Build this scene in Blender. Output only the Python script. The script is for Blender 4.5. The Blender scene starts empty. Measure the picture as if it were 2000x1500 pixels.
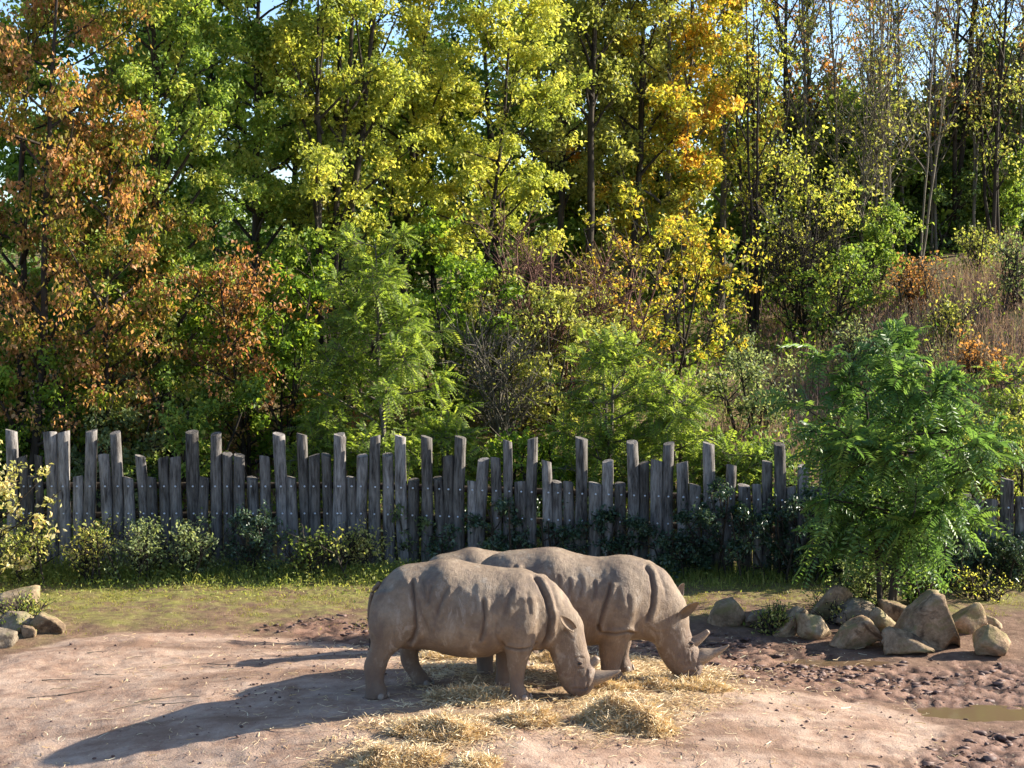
import bpy, math
import numpy as np
from mathutils import Vector, noise as mnoise

# ------------------------------------------------------------------ scene, camera, sky, sun
scene = bpy.context.scene
COL = scene.collection
CAM_H = 5.8
FPX = 3200.0                       # focal length in photograph pixels (2000 wide)
PITCH = math.atan(250 / FPX)       # horizon at photograph row 500
cam_d = bpy.data.cameras.new('camera')
cam_d.sensor_width = 36.0
cam_d.lens = FPX / 2000 * 36.0
cam_d.clip_end = 6000
cam = bpy.data.objects.new('camera', cam_d)
COL.objects.link(cam)
cam.location = (0, 0, CAM_H)
cam.rotation_euler = (math.pi / 2 - PITCH, 0, 0)
scene.camera = cam

SUN_AZ = math.radians(16)          # measured from +X (right) towards +Y (away from the camera)
SUN_EL = math.radians(25.5)
w = bpy.data.worlds.new('World')
scene.world = w
w.use_nodes = True
nt = w.node_tree
sky = nt.nodes.new('ShaderNodeTexSky')
sky.sky_type = 'NISHITA'
sky.sun_disc = False
sky.sun_elevation = SUN_EL
sky.sun_rotation = math.pi / 2 - SUN_AZ
sky.air_density = 0.8
sky.ozone_density = 3.0
sky.dust_density = 0.6
bg = nt.nodes['Background']
bg.inputs['Strength'].default_value = 0.105
nt.links.new(sky.outputs['Color'], bg.inputs['Color'])
sun_d = bpy.data.lights.new('sun', 'SUN')
sun_d.energy = 5.0
sun_d.angle = math.radians(0.55)
sun_d.color = (1.0, 0.925, 0.80)
sun = bpy.data.objects.new('sun', sun_d)
COL.objects.link(sun)
sdir = Vector((math.cos(SUN_EL) * math.cos(SUN_AZ), math.cos(SUN_EL) * math.sin(SUN_AZ), math.sin(SUN_EL)))
sun.rotation_euler = sdir.to_track_quat('Z', 'Y').to_euler()
sun.location = (30, 14, 30)
scene.view_settings.view_transform = 'Standard'
scene.view_settings.look = 'None'
scene.view_settings.gamma = 1
scene.view_settings.exposure = 1.45
scene.render.engine = 'CYCLES'
scene.cycles.max_bounces = 6
scene.cycles.transparent_max_bounces = 4

# ------------------------------------------------------------------ helpers
RNG = np.random.default_rng(7)
CP, SP = math.cos(PITCH), math.sin(PITCH)

def at(px, py, Y):
    """photograph pixel + distance along the ground -> world point"""
    u, v = (px - 1000) / FPX, (750 - py) / FPX
    t = Y / (CP + v * SP)
    return np.array([u * t, Y, CAM_H + t * (v * CP - SP)])

def hash3(i, j, k, seed):
    n = (i.astype(np.int64) * 374761393 + j.astype(np.int64) * 668265263 + k.astype(np.int64) * 2147483647 + seed * 1274126177) & 0xffffffff
    n = ((n ^ (n >> 13)) * 1274126177) & 0xffffffff
    n = (n ^ (n >> 16)) & 0xffffffff
    return n / 4294967295.0

def vnoise(p, seed=0):
    p = np.asarray(p, float)
    f = np.floor(p)
    i = f.astype(np.int64)
    t = p - f
    t = t * t * (3 - 2 * t)
    r = 0
    for a in (0, 1):
        for b in (0, 1):
            for c in (0, 1):
                wgt = (t[:, 0] if a else 1 - t[:, 0]) * (t[:, 1] if b else 1 - t[:, 1]) * (t[:, 2] if c else 1 - t[:, 2])
                r = r + wgt * hash3(i[:, 0] + a, i[:, 1] + b, i[:, 2] + c, seed)
    return r * 2 - 1

def fbm(p, octv=4, seed=0, gain=0.5):
    p = np.asarray(p, float)
    s, a = 0, 1.0
    for o in range(octv):
        s = s + a * vnoise(p, seed + o * 17)
        p = p * 2.03 + 3.1
        a *= gain
    return s

def sstep(a, b, x):
    t = np.clip((np.asarray(x, float) - a) / (b - a), 0, 1)
    return t * t * (3 - 2 * t)

def mesh_np(name, V, F, attrs=None, smooth=False):
    """V (n,3), F (m,k) array or a list of such arrays"""
    me = bpy.data.meshes.new(name)
    V = np.ascontiguousarray(V, dtype=np.float32)
    if not isinstance(F, list):
        F = [F]
    F = [np.asarray(f, np.int32) for f in F if len(f)]
    loops = np.concatenate([f.ravel() for f in F])
    tot = np.concatenate([np.full(len(f), f.shape[1], np.int32) for f in F])
    start = np.concatenate([[0], np.cumsum(tot)[:-1]]).astype(np.int32)
    me.vertices.add(len(V))
    me.vertices.foreach_set('co', V.ravel())
    me.loops.add(len(loops))
    me.loops.foreach_set('vertex_index', loops)
    me.polygons.add(len(tot))
    me.polygons.foreach_set('loop_start', start)
    if smooth:
        me.polygons.foreach_set('use_smooth', np.ones(len(tot), bool))
    for an, (dom, arr) in (attrs or {}).items():
        a = me.attributes.new(an, 'FLOAT', dom)
        a.data.foreach_set('value', np.ascontiguousarray(arr, np.float32))
    me.update(calc_edges=True)
    return me

def link(name, me, mat=None, parent=None, loc=None):
    o = bpy.data.objects.new(name, me)
    COL.objects.link(o)
    if mat is not None and me is not None and not me.materials:
        me.materials.append(mat)
    if parent is not None:
        o.parent = parent
    if loc is not None:
        o.location = loc
    return o

def tag(o, label=None, cat=None, group=None, kind=None):
    if label:
        o['label'] = label
    if cat:
        o['category'] = cat
    if group:
        o['group'] = group
    if kind:
        o['kind'] = kind
    return o

def empty(name, loc, rz=0.0):
    o = bpy.data.objects.new(name, None)
    o.empty_display_size = 0.2
    COL.objects.link(o)
    o.location = loc
    o.rotation_euler = (0, 0, rz)
    return o

def tubes(P, R, sides=5):
    """P (n,k,3) polylines, R (n,k) radii -> verts, quads"""
    n, k, _ = P.shape
    T = np.gradient(P, axis=1)
    T /= np.linalg.norm(T, axis=2, keepdims=True) + 1e-9
    ref = np.where(np.abs(T[..., 2:3]) > 0.9, np.array([1.0, 0, 0]), np.array([0, 0, 1.0]))
    A = np.cross(T, ref)
    A /= np.linalg.norm(A, axis=2, keepdims=True) + 1e-9
    B = np.cross(T, A)
    ang = np.arange(sides) / sides * 2 * np.pi
    V = P[:, :, None, :] + R[:, :, None, None] * (np.cos(ang)[None, None, :, None] * A[:, :, None, :] + np.sin(ang)[None, None, :, None] * B[:, :, None, :])
    idx = np.arange(n * k * sides).reshape(n, k, sides)
    a = idx[:, :-1, :]
    b = np.roll(a, -1, axis=2)
    c = idx[:, 1:, :]
    d = np.roll(c, -1, axis=2)
    Q = np.stack([a, b, d, c], axis=-1).reshape(-1, 4)
    return V.reshape(-1, 3), Q

def join(parts):
    """list of (V, F) -> V, [F...]"""
    Vs, Fs, off = [], [], 0
    for V, F in parts:
        Vs.append(V)
        for f in (F if isinstance(F, list) else [F]):
            Fs.append(np.asarray(f) + off)
        off += len(V)
    return np.concatenate(Vs), Fs

def unit(v):
    return v / (np.linalg.norm(v, axis=-1, keepdims=True) + 1e-9)

# ------------------------------------------------------------------ material helpers
def new_mat(name):
    m = bpy.data.materials.new(name)
    m.use_nodes = True
    t = m.node_tree
    return m, t, t.nodes['Principled BSDF'], t.nodes['Material Output']

class NB:
    """tiny node builder"""
    def __init__(s, t):
        s.t = t
    def n(s, typ, **kw):
        nd = s.t.nodes.new(typ)
        for k, v in kw.items():
            if k == 'inp':
                for a, b in v.items():
                    if hasattr(b, 'is_linked') or isinstance(b, bpy.types.NodeSocket):
                        s.t.links.new(b, nd.inputs[a])
                    else:
                        nd.inputs[a].default_value = b
            else:
                setattr(nd, k, v)
        return nd
    def noise(s, vec, scale, detail=4, rough=0.55, dist=0.0):
        nd = s.n('ShaderNodeTexNoise', inp={'Scale': scale, 'Detail': detail, 'Roughness': rough, 'Distortion': dist})
        if vec is not None:
            s.t.links.new(vec, nd.inputs['Vector'])
        return nd.outputs['Fac']
    def ramp(s, fac, stops):
        nd = s.n('ShaderNodeValToRGB')
        el = nd.color_ramp.elements
        while len(el) < len(stops):
            el.new(0.5)
        for e, (p, c) in zip(el, stops):
            e.position = p
            e.color = (*c, 1) if len(c) == 3 else c
        s.t.links.new(fac, nd.inputs['Fac'])
        return nd.outputs['Color']
    def mix(s, fac, a, b, mode='MIX'):
        nd = s.n('ShaderNodeMix', data_type='RGBA', blend_type=mode)
        for sock, val in ((nd.inputs[0], fac), (nd.inputs[6], a), (nd.inputs[7], b)):
            if isinstance(val, bpy.types.NodeSocket):
                s.t.links.new(val, sock)
            else:
                sock.default_value = (*val, 1) if isinstance(val, tuple) and len(val) == 3 else val
        return nd.outputs[2]
    def math(s, op, a, b=0.0, clamp=False):
        nd = s.n('ShaderNodeMath', operation=op, use_clamp=clamp)
        for i, val in enumerate((a, b)):
            if isinstance(val, bpy.types.NodeSocket):
                s.t.links.new(val, nd.inputs[i])
            else:
                nd.inputs[i].default_value = val
        return nd.outputs[0]
    def attr(s, name):
        return s.n('ShaderNodeAttribute', attribute_name=name).outputs['Fac']
    def bump(s, h, strength, dist, normal=None):
        nd = s.n('ShaderNodeBump', inp={'Strength': strength, 'Distance': dist, 'Height': h})
        if normal is not None:
            s.t.links.new(normal, nd.inputs['Normal'])
        return nd.outputs['Normal']

def leaf_mat(name, stops, trans=0.48, spec=0.25, rough=0.5):
    m, t, p, out = new_mat(name)
    b = NB(t)
    col = b.ramp(b.attr('tint'), [(p_, tuple(min(.8, c_ * 1.7) for c_ in c3)) for p_, c3 in stops])
    t.links.new(col, p.inputs['Base Color'])
    p.inputs['Roughness'].default_value = rough
    p.inputs['Specular IOR Level'].default_value = spec
    tr = b.n('ShaderNodeBsdfTranslucent')
    bright = b.mix(1.0, col, (1.65, 1.55, 0.95), 'MULTIPLY')
    t.links.new(bright, tr.inputs['Color'])
    mx = b.n('ShaderNodeMixShader', inp={0: trans})
    t.links.new(p.outputs[0], mx.inputs[1])
    t.links.new(tr.outputs[0], mx.inputs[2])
    t.links.new(mx.outputs[0], out.inputs['Surface'])
    return m

def bark_mat(name, c1, c2, scale=6):
    m, t, p, out = new_mat(name)
    b = NB(t)
    co = b.n('ShaderNodeTexCoord').outputs['Object']
    mp = b.n('ShaderNodeMapping', inp={'Vector': co, 'Scale': (1, 1, 0.25)}).outputs[0]
    nz = b.noise(mp, scale, 6, 0.65)
    t.links.new(b.ramp(nz, [(0.3, c1), (0.7, c2)]), p.inputs['Base Color'])
    t.links.new(b.bump(nz, 0.6, 0.03), p.inputs['Normal'])
    p.inputs['Roughness'].default_value = 0.9
    p.inputs['Specular IOR Level'].default_value = 0.15
    return m

M = {}
M['rust'] = leaf_mat('rust_leaves', [(0.0, (.07, .09, .014)), (0.35, (.14, .13, .02)), (0.52, (.21, .125, .04)), (0.8, (.30, .145, .062)), (1.0, (.36, .21, .10))])
M['redrust'] = leaf_mat('red_brown_leaves', [(0.0, (.08, .09, .018)), (0.4, (.18, .11, .035)), (0.8, (.30, .125, .06)), (1.0, (.33, .18, .08))])
M['green'] = leaf_mat('green_leaves', [(0.0, (.055, .095, .02)), (0.5, (.105, .16, .03)), (0.85, (.18, .23, .045)), (1.0, (.27, .28, .07))])
M['midgreen'] = leaf_mat('mid_green_leaves', [(0.0, (.045, .09, .012)), (0.5, (.10, .16, .02)), (1.0, (.20, .25, .03))])
M['dark'] = leaf_mat('dark_green_leaves', [(0.0, (.03, .055, .016)), (0.5, (.065, .105, .028)), (1.0, (.13, .17, .05))], trans=0.42)
M['lime'] = leaf_mat('lime_leaves', [(0.0, (.09, .12, .025)), (0.4, (.17, .20, .04)), (0.8, (.27, .28, .055)), (1.0, (.36, .33, .08))], trans=0.5)
M['olive'] = leaf_mat('olive_leaves', [(0.0, (.09, .11, .025)), (0.5, (.17, .19, .045)), (1.0, (.29, .27, .08))])
M['gold'] = leaf_mat('gold_leaves', [(0.0, (.11, .14, .02)), (0.4, (.24, .24, .035)), (0.7, (.34, .26, .04)), (1.0, (.42, .235, .045))], trans=0.5)
M['brown'] = leaf_mat('brown_leaves', [(0.0, (.10, .075, .03)), (0.5, (.20, .10, .04)), (1.0, (.34, .17, .05))])
M['grey'] = leaf_mat('grey_green_leaves', [(0.0, (.05, .075, .03)), (0.5, (.11, .14, .06)), (1.0, (.22, .25, .12))])
M['locust'] = leaf_mat('locust_leaves', [(0.0, (.06, .10, .02)), (0.5, (.12, .17, .03)), (1.0, (.22, .26, .05))], trans=0.5)
M['sumac'] = leaf_mat('feathery_leaves', [(0.0, (.035, .075, .022)), (0.5, (.07, .13, .032)), (1.0, (.15, .21, .05))], trans=0.45, spec=0.4, rough=0.42)
M['cream'] = leaf_mat('pale_leaves', [(0.0, (.16, .17, .04)), (0.4, (.27, .26, .10)), (0.8, (.40, .36, .19)), (1.0, (.46, .34, .18))], trans=0.4)
M['weed'] = leaf_mat('weed_leaves', [(0.0, (.05, .08, .02)), (0.45, (.12, .15, .035)), (0.8, (.24, .24, .07)), (1.0, (.36, .32, .13))])
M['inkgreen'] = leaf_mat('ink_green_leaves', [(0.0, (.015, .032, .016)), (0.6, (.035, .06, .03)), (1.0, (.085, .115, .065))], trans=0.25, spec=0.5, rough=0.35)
M['bark_dark'] = bark_mat('dark_bark', (.02, .016, .012), (.075, .06, .045))
M['bark_grey'] = bark_mat('grey_bark', (.07, .06, .045), (.20, .175, .135))
M['bark_pale'] = bark_mat('pale_bark', (.10, .085, .06), (.26, .22, .165))
M['bark_red'] = bark_mat('red_twigs', (.08, .04, .03), (.22, .12, .09))

# ------------------------------------------------------------------ terrain
CREST = None
def height(x, y):
    x = np.asarray(x, float)
    y = np.asarray(y, float)
    z = np.full(np.broadcast(x, y).shape, -0.34)
    # packed earth mound the animals stand on
    r = np.sqrt(((x + 0.3) / 7.2) ** 2 + ((y - 20.9) / 4.6) ** 2)
    z = z + 0.36 * (1 - sstep(0.28, 1.05, r))
    # ground falling away to the lower left
    z = z - 0.40 * sstep(-1.5, -7.0, x) * sstep(22.8, 18.0, y)
    # hillside behind the fence
    t = sstep(-9, 7, x)
    hl = np.interp(y, [33.2, 36, 39, 45, 50, 56, 76, 110, 400, 3000], [0, .75, 2.2, 3.6, 4.1, 4.8, 7.4, 8.0, 6, 5])
    hr = np.interp(y, [33.2, 36, 40, 46, 52, 58, 76, 110, 400, 3000], [0, 1.0, 2.1, 3.3, 4.2, 5.0, 7.2, 8.0, 6, 5])
    t2 = sstep(8.5, 15, x)
    hill = hl * (1 - t) + hr * t + t2 * 0.20 * np.interp(y, [33.2, 38, 46, 60, 90], [0, 6, 9.5, 7, 0])
    if CREST is not None:
        # raised rim of the packed mound, from a lookup grid
        fx = np.clip((x + 12) / .1, 0, CREST.shape[1] - 1.001)
        fy = np.clip((y - 12) / .1, 0, CREST.shape[0] - 1.001)
        i, j = fx.astype(int), fy.astype(int)
        u, v = fx - i, fy - j
        hill = hill + (CREST[j, i] * (1 - u) + CREST[j, i + 1] * u) * (1 - v) + (CREST[j + 1, i] * (1 - u) + CREST[j + 1, i + 1] * u) * v
    return z + hill

def ground_z(x, y):
    return float(height(np.array([x]), np.array([y]))[0])

def ground_at(px, py):
    """photograph pixel -> point on the terrain"""
    lo, hi = 12.0, 60.0
    for Y in np.arange(14, 60, 0.25):
        p = at(px, py, Y)
        if p[2] <= ground_z(p[0], p[1]):
            hi = Y
            lo = Y - 0.25
            break
    for _ in range(25):
        mid = (lo + hi) / 2
        p = at(px, py, mid)
        if p[2] > ground_z(p[0], p[1]):
            lo = mid
        else:
            hi = mid
    p = at(px, py, hi)
    return np.array([p[0], p[1], ground_z(p[0], p[1])])

def poly_sd(x, y, poly):
    """signed distance, negative inside"""
    d = np.full(x.shape, 1e9)
    inside = np.zeros(x.shape, bool)
    n = len(poly)
    for i in range(n):
        ax, ay = poly[i]
        bx, by = poly[(i + 1) % n]
        ex, ey = bx - ax, by - ay
        t = np.clip(((x - ax) * ex + (y - ay) * ey) / (ex * ex + ey * ey + 1e-12), 0, 1)
        d = np.minimum(d, np.hypot(x - ax - t * ex, y - ay - t * ey))
        c = ((ay > y) != (by > y)) & (x < (bx - ax) * (y - ay) / (by - ay + 1e-12) + ax)
        inside ^= c
    return np.where(inside, -d, d)

def wpoly(pts):
    return [tuple(ground_at(px, py)[:2]) for px, py in pts]

PINK = wpoly([(-300, 1400), (-100, 1325), (0, 1290), (60, 1270), (130, 1252), (230, 1237), (330, 1235), (480, 1242), (600, 1252),
              (730, 1266), (900, 1285), (1100, 1312), (1300, 1330), (1450, 1338), (1600, 1358), (1750, 1385), (1860, 1420),
              (1800, 1465), (1740, 1530)]) + [(5.0, 15.0), (5, 12), (-9, 12), (-9, 16)]
cX, cY = np.meshgrid(np.arange(-12, 12.05, .1), np.arange(12, 32.05, .1))
CREST = 0.11 * sstep(2.0, 0.0, cX) * (1 - sstep(-0.9, 0.25, poly_sd(cX, cY, PINK)))
MUD = wpoly([(1180, 1232), (1500, 1244), (1700, 1290), (2150, 1300), (2150, 1420), (1900, 1405), (1750, 1382), (1600, 1352), (1400, 1328), (1180, 1310)])
MUD2 = wpoly([(1760, 1450), (1900, 1425), (2150, 1425), (2150, 1560), (1720, 1560)])
PATCH3 = wpoly([(500, 1222), (620, 1208), (760, 1205), (760, 1266), (600, 1250)])  # darker ragged patch, drawn with the same colour and relief as MUD
STRAWZ = wpoly([(820, 1285), (940, 1268), (1240, 1285), (1400, 1310), (1440, 1345), (1330, 1390), (1300, 1440), (1150, 1440), (1000, 1400),
                (940, 1470), (820, 1490), (660, 1490), (700, 1420), (850, 1375), (830, 1330)])

dx0 = 0.054
xs = np.concatenate([[-3000, -1200, -500, -200, -100, -60, -40, -30, -24, -20, -17, -15], np.arange(-13.5, -9.6, 0.25),
                     np.arange(-9.5, 10.01, dx0), np.arange(10.2, 16, 0.25), [17, 19, 22, 26, 32, 42, 60, 100, 200, 500, 1200, 3000]])
ysl = [-1500, -400, -100, -30, 0, 6, 10, 13, 15, 16.5]
yy = 17.0
while yy < 31.5:
    ysl.append(yy)
    yy += 0.034 + (yy - 17) * 0.0028
ysl += list(np.arange(31.7, 52, 0.4)) + [54, 58, 64, 72, 90, 130, 220, 400, 900, 3000]
ys = np.array(ysl)
GX, GY = np.meshgrid(xs, ys)
gx, gy = GX.ravel(), GY.ravel()
gz = height(gx, gy)
p2 = np.stack([gx, gy, np.zeros_like(gx)], 1)
n_big = fbm(p2 * 0.9, 3, 3)
n_mid = fbm(p2 * 3.1, 4, 11)
fine = (np.abs(gx) < 10.5) & (gy > 16.8) & (gy < 31.6)
sd_p = poly_sd(gx, gy, PINK) + 0.10 * n_mid + 0.08 * n_big
m_pink = 1 - sstep(-0.16, 0.14, sd_p)
sd_m = np.minimum(np.minimum(poly_sd(gx, gy, MUD), poly_sd(gx, gy, MUD2)), poly_sd(gx, gy, PATCH3)) + 0.45 * n_mid
m_mud = 1 - sstep(-0.5, 0.3, sd_m)
g_line = 26.6 + 0.9 * n_big + 1.1 * n_mid + 1.1 * sstep(-2, 3, gx) - 1.0 * sstep(-6, -9, gx)
m_grass = sstep(-1.2, 2.6, gy - g_line) * (1 - m_mud)
m_grass = np.where(gy > 31.5, 0.7, m_grass)
sd_s = poly_sd(gx, gy, STRAWZ) + 0.35 * n_mid
m_straw = 1 - sstep(-0.5, 0.45, sd_s)
# clods and hoof prints: real relief
q = np.stack([gx * 7.5, gy * 5.5, np.zeros_like(gx)], 1)
cl = fbm(q, 4, 23, 0.6)
cl2 = np.clip(np.abs(fbm(q * 1.7 + 9, 3, 31)) * 1.2, 0, 1)
gz = gz + np.where(fine, m_mud * (0.026 * np.clip(cl, -0.8, 1.2) - 0.034 * cl2 + 0.018 * n_mid + 0.012), 0)
gz = gz + np.where(fine, (1 - m_mud) * (0.006 * fbm(p2 * 9, 3, 41) + 0.022 * fbm(p2 * 2.2, 4, 47)) + m_straw * 0.012 * fbm(p2 * 14, 2, 5), 0)
# the two puddle hollows
PUD = [(at(1625, 1283, 24.55)[0], 24.5, 0.92, 0.22), (at(1925, 1368, 21.2)[0], 21.6, 0.86, 0.36)]
PUDZ = []
for (cx, cy, rx, ry) in PUD:
    base = ground_z(cx, cy)
    rr = np.sqrt(((gx - cx) / rx) ** 2 + ((gy - cy) / ry) ** 2) + 0.22 * n_mid
    k = 1 - sstep(0.75, 1.35, rr)
    gz = gz * (1 - k) + (base - 0.055) * k
    PUDZ.append(base - 0.03)
nx, ny = len(xs), len(ys)
idx = np.arange(nx * ny).reshape(ny, nx)
Q = np.stack([idx[:-1, :-1], idx[:-1, 1:], idx[1:, 1:], idx[1:, :-1]], -1).reshape(-1, 4)
gme = mesh_np('ground', np.stack([gx, gy, gz], 1), Q, {'pink': ('POINT', m_pink), 'mud': ('POINT', m_mud), 'grass': ('POINT', m_grass), 'straw': ('POINT', m_straw),
                                                       'relief': ('POINT', np.where(fine, np.clip(cl * 0.5 + 0.5, 0, 1), 0.5))}, smooth=True)
m, t, p, out = new_mat('ground_earth')
b = NB(t)
pos = b.n('ShaderNodeNewGeometry').outputs['Position']
nA = b.noise(pos, 1.3, 6, 0.6)
nB = b.noise(pos, 7.0, 8, 0.65)
nC = b.noise(pos, 38.0, 6, 0.7)
earth = b.ramp(nB, [(0.28, (.105, .058, .034)), (0.5, (.175, .10, .062)), (0.72, (.25, .155, .10))])
pink = b.ramp(b.math('ADD', b.math('MULTIPLY', nA, 0.6), b.math('MULTIPLY', nB, 0.4)), [(0.3, (.19, .115, .078)), (0.43, (.32, .20, .135)), (0.54, (.44, .303, .216)), (0.70, (.52, .385, .29))])
# worn brown drag marks running across the packed earth
mp = b.n('ShaderNodeMapping', inp={'Vector': pos, 'Rotation': (0, 0, -0.42), 'Scale': (0.28, 1.5, 1)}).outputs[0]
strk = b.noise(mp, 0.9, 5, 0.6, 0.6)
pink = b.mix(b.ramp(strk, [(0.5, (0, 0, 0)), (0.66, (.8, .8, .8))]), pink, (.20, .115, .07))
pink = b.mix(b.ramp(nC, [(0.3, (.45, .45, .45)), (0.5, (0, 0, 0))]), pink, (.17, .105, .075))
mud = b.ramp(b.math('ADD', b.math('MULTIPLY', b.attr('relief'), 0.7), b.math('MULTIPLY', nC, 0.3)), [(0.3, (.065, .034, .023)), (0.48, (.165, .086, .056)), (0.68, (.26, .15, .10))])
grass = b.ramp(nB, [(0.25, (.13, .11, .035)), (0.5, (.20, .19, .04)), (0.75, (.28, .25, .07))])
gm = b.math('MULTIPLY', b.attr('grass'), b.ramp(b.math('ADD', b.math('MULTIPLY', nA, 0.5), b.math('MULTIPLY', nB, 0.5)), [(0.40, (.0, .0, .0)), (0.56, (.95, .95, .95))]))
col = b.mix(gm, earth, grass)
col = b.mix(b.attr('mud'), col, mud)
col = b.mix(b.attr('pink'), col, pink)
col = b.mix(b.math('MULTIPLY', b.attr('straw'), b.ramp(nC, [(0.35, (.15, .15, .15)), (0.6, (.85, .85, .85))])), col, b.ramp(nB, [(0.3, (.20, .125, .06)), (0.7, (.36, .25, .12))]))
# pale specks of chaff
vor = b.n('ShaderNodeTexVoronoi', inp={'Vector': b.n('ShaderNodeMapping', inp={'Vector': pos, 'Scale': (1, 0.6, 1)}).outputs[0], 'Scale': 13.0, 'Randomness': 1.0})
speck = b.math('MULTIPLY', b.math('LESS_THAN', vor.outputs['Distance'], 0.17), b.math('GREATER_THAN', b.noise(pos, 3.0, 3), 0.5))
col = b.mix(b.math('MULTIPLY', speck, 0.55), col, (.42, .33, .20))
t.links.new(col, p.inputs['Base Color'])
rg = b.mix(b.attr('mud'), (0.9, .9, .9), b.ramp(nB, [(0.35, (.42, .42, .42)), (0.6, (.85, .85, .85))]))
t.links.new(rg, p.inputs['Roughness'])
p.inputs['Specular IOR Level'].default_value = 0.3
hgt = b.math('ADD', b.math('MULTIPLY', nB, 0.7), b.math('MULTIPLY', nC, 0.4))
t.links.new(b.bump(hgt, 0.8, 0.05), p.inputs['Normal'])
M['ground'] = m
tag(link('ground', gme, m), kind='structure', label='red-brown earth, packed pale mound, churned mud and thin grass')

# ------------------------------------------------------------------ puddles
m, t, p, out = new_mat('muddy_water')
b = NB(t)
pos = b.n('ShaderNodeNewGeometry').outputs['Position']
p.inputs['Base Color'].default_value = (.15, .095, .055, 1)
p.inputs['Roughness'].default_value = 0.06
p.inputs['IOR'].default_value = 1.33
t.links.new(b.bump(b.noise(pos, 9, 3), 0.06, 0.02), p.inputs['Normal'])
for (cx, cy, rx, ry), z, lb in zip(PUD, PUDZ, ['shallow brown puddle in front of the boulder pile', 'muddy brown puddle in the churned mud']):
    k = 40
    a = np.linspace(0, 2 * np.pi, k, endpoint=False)
    ring = np.stack([rx * 1.35 * np.cos(a), ry * 1.35 * np.sin(a), np.zeros(k)], 1)
    V = np.concatenate([[[0, 0, 0]], ring * 0.6, ring])
    i = np.arange(k)
    j = (i + 1) % k
    me = mesh_np('puddle', V, [np.stack([np.zeros(k, int), i + 1, j + 1], 1), np.stack([i + 1, i + 1 + k, j + 1 + k, j + 1], 1)], smooth=True)
    tag(link('puddle', me, m, loc=(cx, cy, z)), label=lb, kind='structure')

# ------------------------------------------------------------------ rhinoceros
m, t, p, out = new_mat('rhino_hide')
b = NB(t)
co = b.n('ShaderNodeTexCoord').outputs['Object']
n1 = b.noise(co, 2.2, 5, 0.6)
n2 = b.noise(co, 14, 6, 0.65)
vor = b.n('ShaderNodeTexVoronoi', feature='DISTANCE_TO_EDGE', inp={'Vector': co, 'Scale': 62.0})
col = b.ramp(b.math('ADD', b.math('MULTIPLY', n1, 0.65), b.math('MULTIPLY', n2, 0.35)), [(0.30, (.14, .092, .058)), (0.45, (.215, .150, .096)), (0.58, (.28, .205, .136)), (0.74, (.36, .275, .19))])
# reddish mud dried on legs and belly
sepz = b.n('ShaderNodeSeparateXYZ', inp={'Vector': co}).outputs['Z']
low = b.math('MULTIPLY', b.ramp(sepz, [(0.30, (1, 1, 1)), (0.95, (0, 0, 0))]), b.ramp(n2, [(0.35, (.35, .35, .35)), (0.65, (.85, .85, .85))]))
col = b.mix(low, col, (.145, .088, .064))
blot = b.noise(b.n('ShaderNodeMapping', inp={'Vector': co, 'Scale': (1.4, 1, 0.8)}).outputs[0], 3.1, 6, 0.7, 0.5)
col = b.mix(b.ramp(blot, [(0.50, (0, 0, 0)), (0.62, (.7, .7, .7))]), col, (.145, .10, .074))
col = b.mix(b.ramp(blot, [(0.34, (.6, .6, .6)), (0.44, (0, 0, 0))]), col, (.40, .325, .25))
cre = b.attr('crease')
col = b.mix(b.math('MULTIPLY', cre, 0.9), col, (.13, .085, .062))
col = b.mix(b.attr('muzzle'), col, (.085, .06, .052))
t.links.new(col, p.inputs['Base Color'])
p.inputs['Roughness'].default_value = 0.62
p.inputs['Specular IOR Level'].default_value = 0.35
wr = b.math('MINIMUM', vor.outputs['Distance'], 0.18)
v2 = b.n('ShaderNodeTexVoronoi', feature='DISTANCE_TO_EDGE', inp={'Vector': b.n('ShaderNodeMapping', inp={'Vector': b.mix(0.12, co, b.n('ShaderNodeTexNoise', inp={'Vector': co, 'Scale': 5.0}).outputs['Color']), 'Scale': (1.6, 1.6, 0.6)}).outputs[0], 'Scale': 11.0})
wrk = b.noise(b.n('ShaderNodeMapping', inp={'Vector': co, 'Scale': (3.2, 1.5, 0.7)}).outputs[0], 6.5, 5, 0.6, 0.6)
hb = b.math('ADD', b.math('ADD', b.math('MULTIPLY', wr, 1.6), b.math('MULTIPLY', b.math('MINIMUM', v2.outputs['Distance'], 0.12), 1.4)), b.math('ADD', b.math('MULTIPLY', b.noise(co, 34, 5, 0.7), 0.55), b.math('MULTIPLY', wrk, 0.9)))
t.links.new(b.bump(hb, 0.7, 0.016), p.inputs['Normal'])
M['hide'] = m
m, t, p, out = new_mat('rhino_horn')
b = NB(t)
co = b.n('ShaderNodeTexCoord').outputs['Object']
nz = b.noise(b.n('ShaderNodeMapping', inp={'Vector': co, 'Scale': (3, 9, 9)}).outputs[0], 9, 5, 0.6)
t.links.new(b.ramp(nz, [(0.3, (.15, .10, .066)), (0.7, (.32, .235, .16))]), p.inputs['Base Color'])
t.links.new(b.bump(nz, 0.5, 0.01), p.inputs['Normal'])
p.inputs['Roughness'].default_value = 0.55
M['horn'] = m
m, t, p, out = new_mat('rhino_eye')
p.inputs['Base Color'].default_value = (.012, .008, .006, 1)
p.inputs['Roughness'].default_value = 0.12
M['eye'] = m
m, t, p, out = new_mat('tail_hair')
p.inputs['Base Color'].default_value = (.035, .025, .02, 1)
p.inputs['Roughness'].default_value = 0.8
M['tail'] = m
m, t, p, out = new_mat('toenail')
p.inputs['Base Color'].default_value = (.25, .195, .15, 1)
p.inputs['Roughness'].default_value = 0.55
M['nail'] = m

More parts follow.
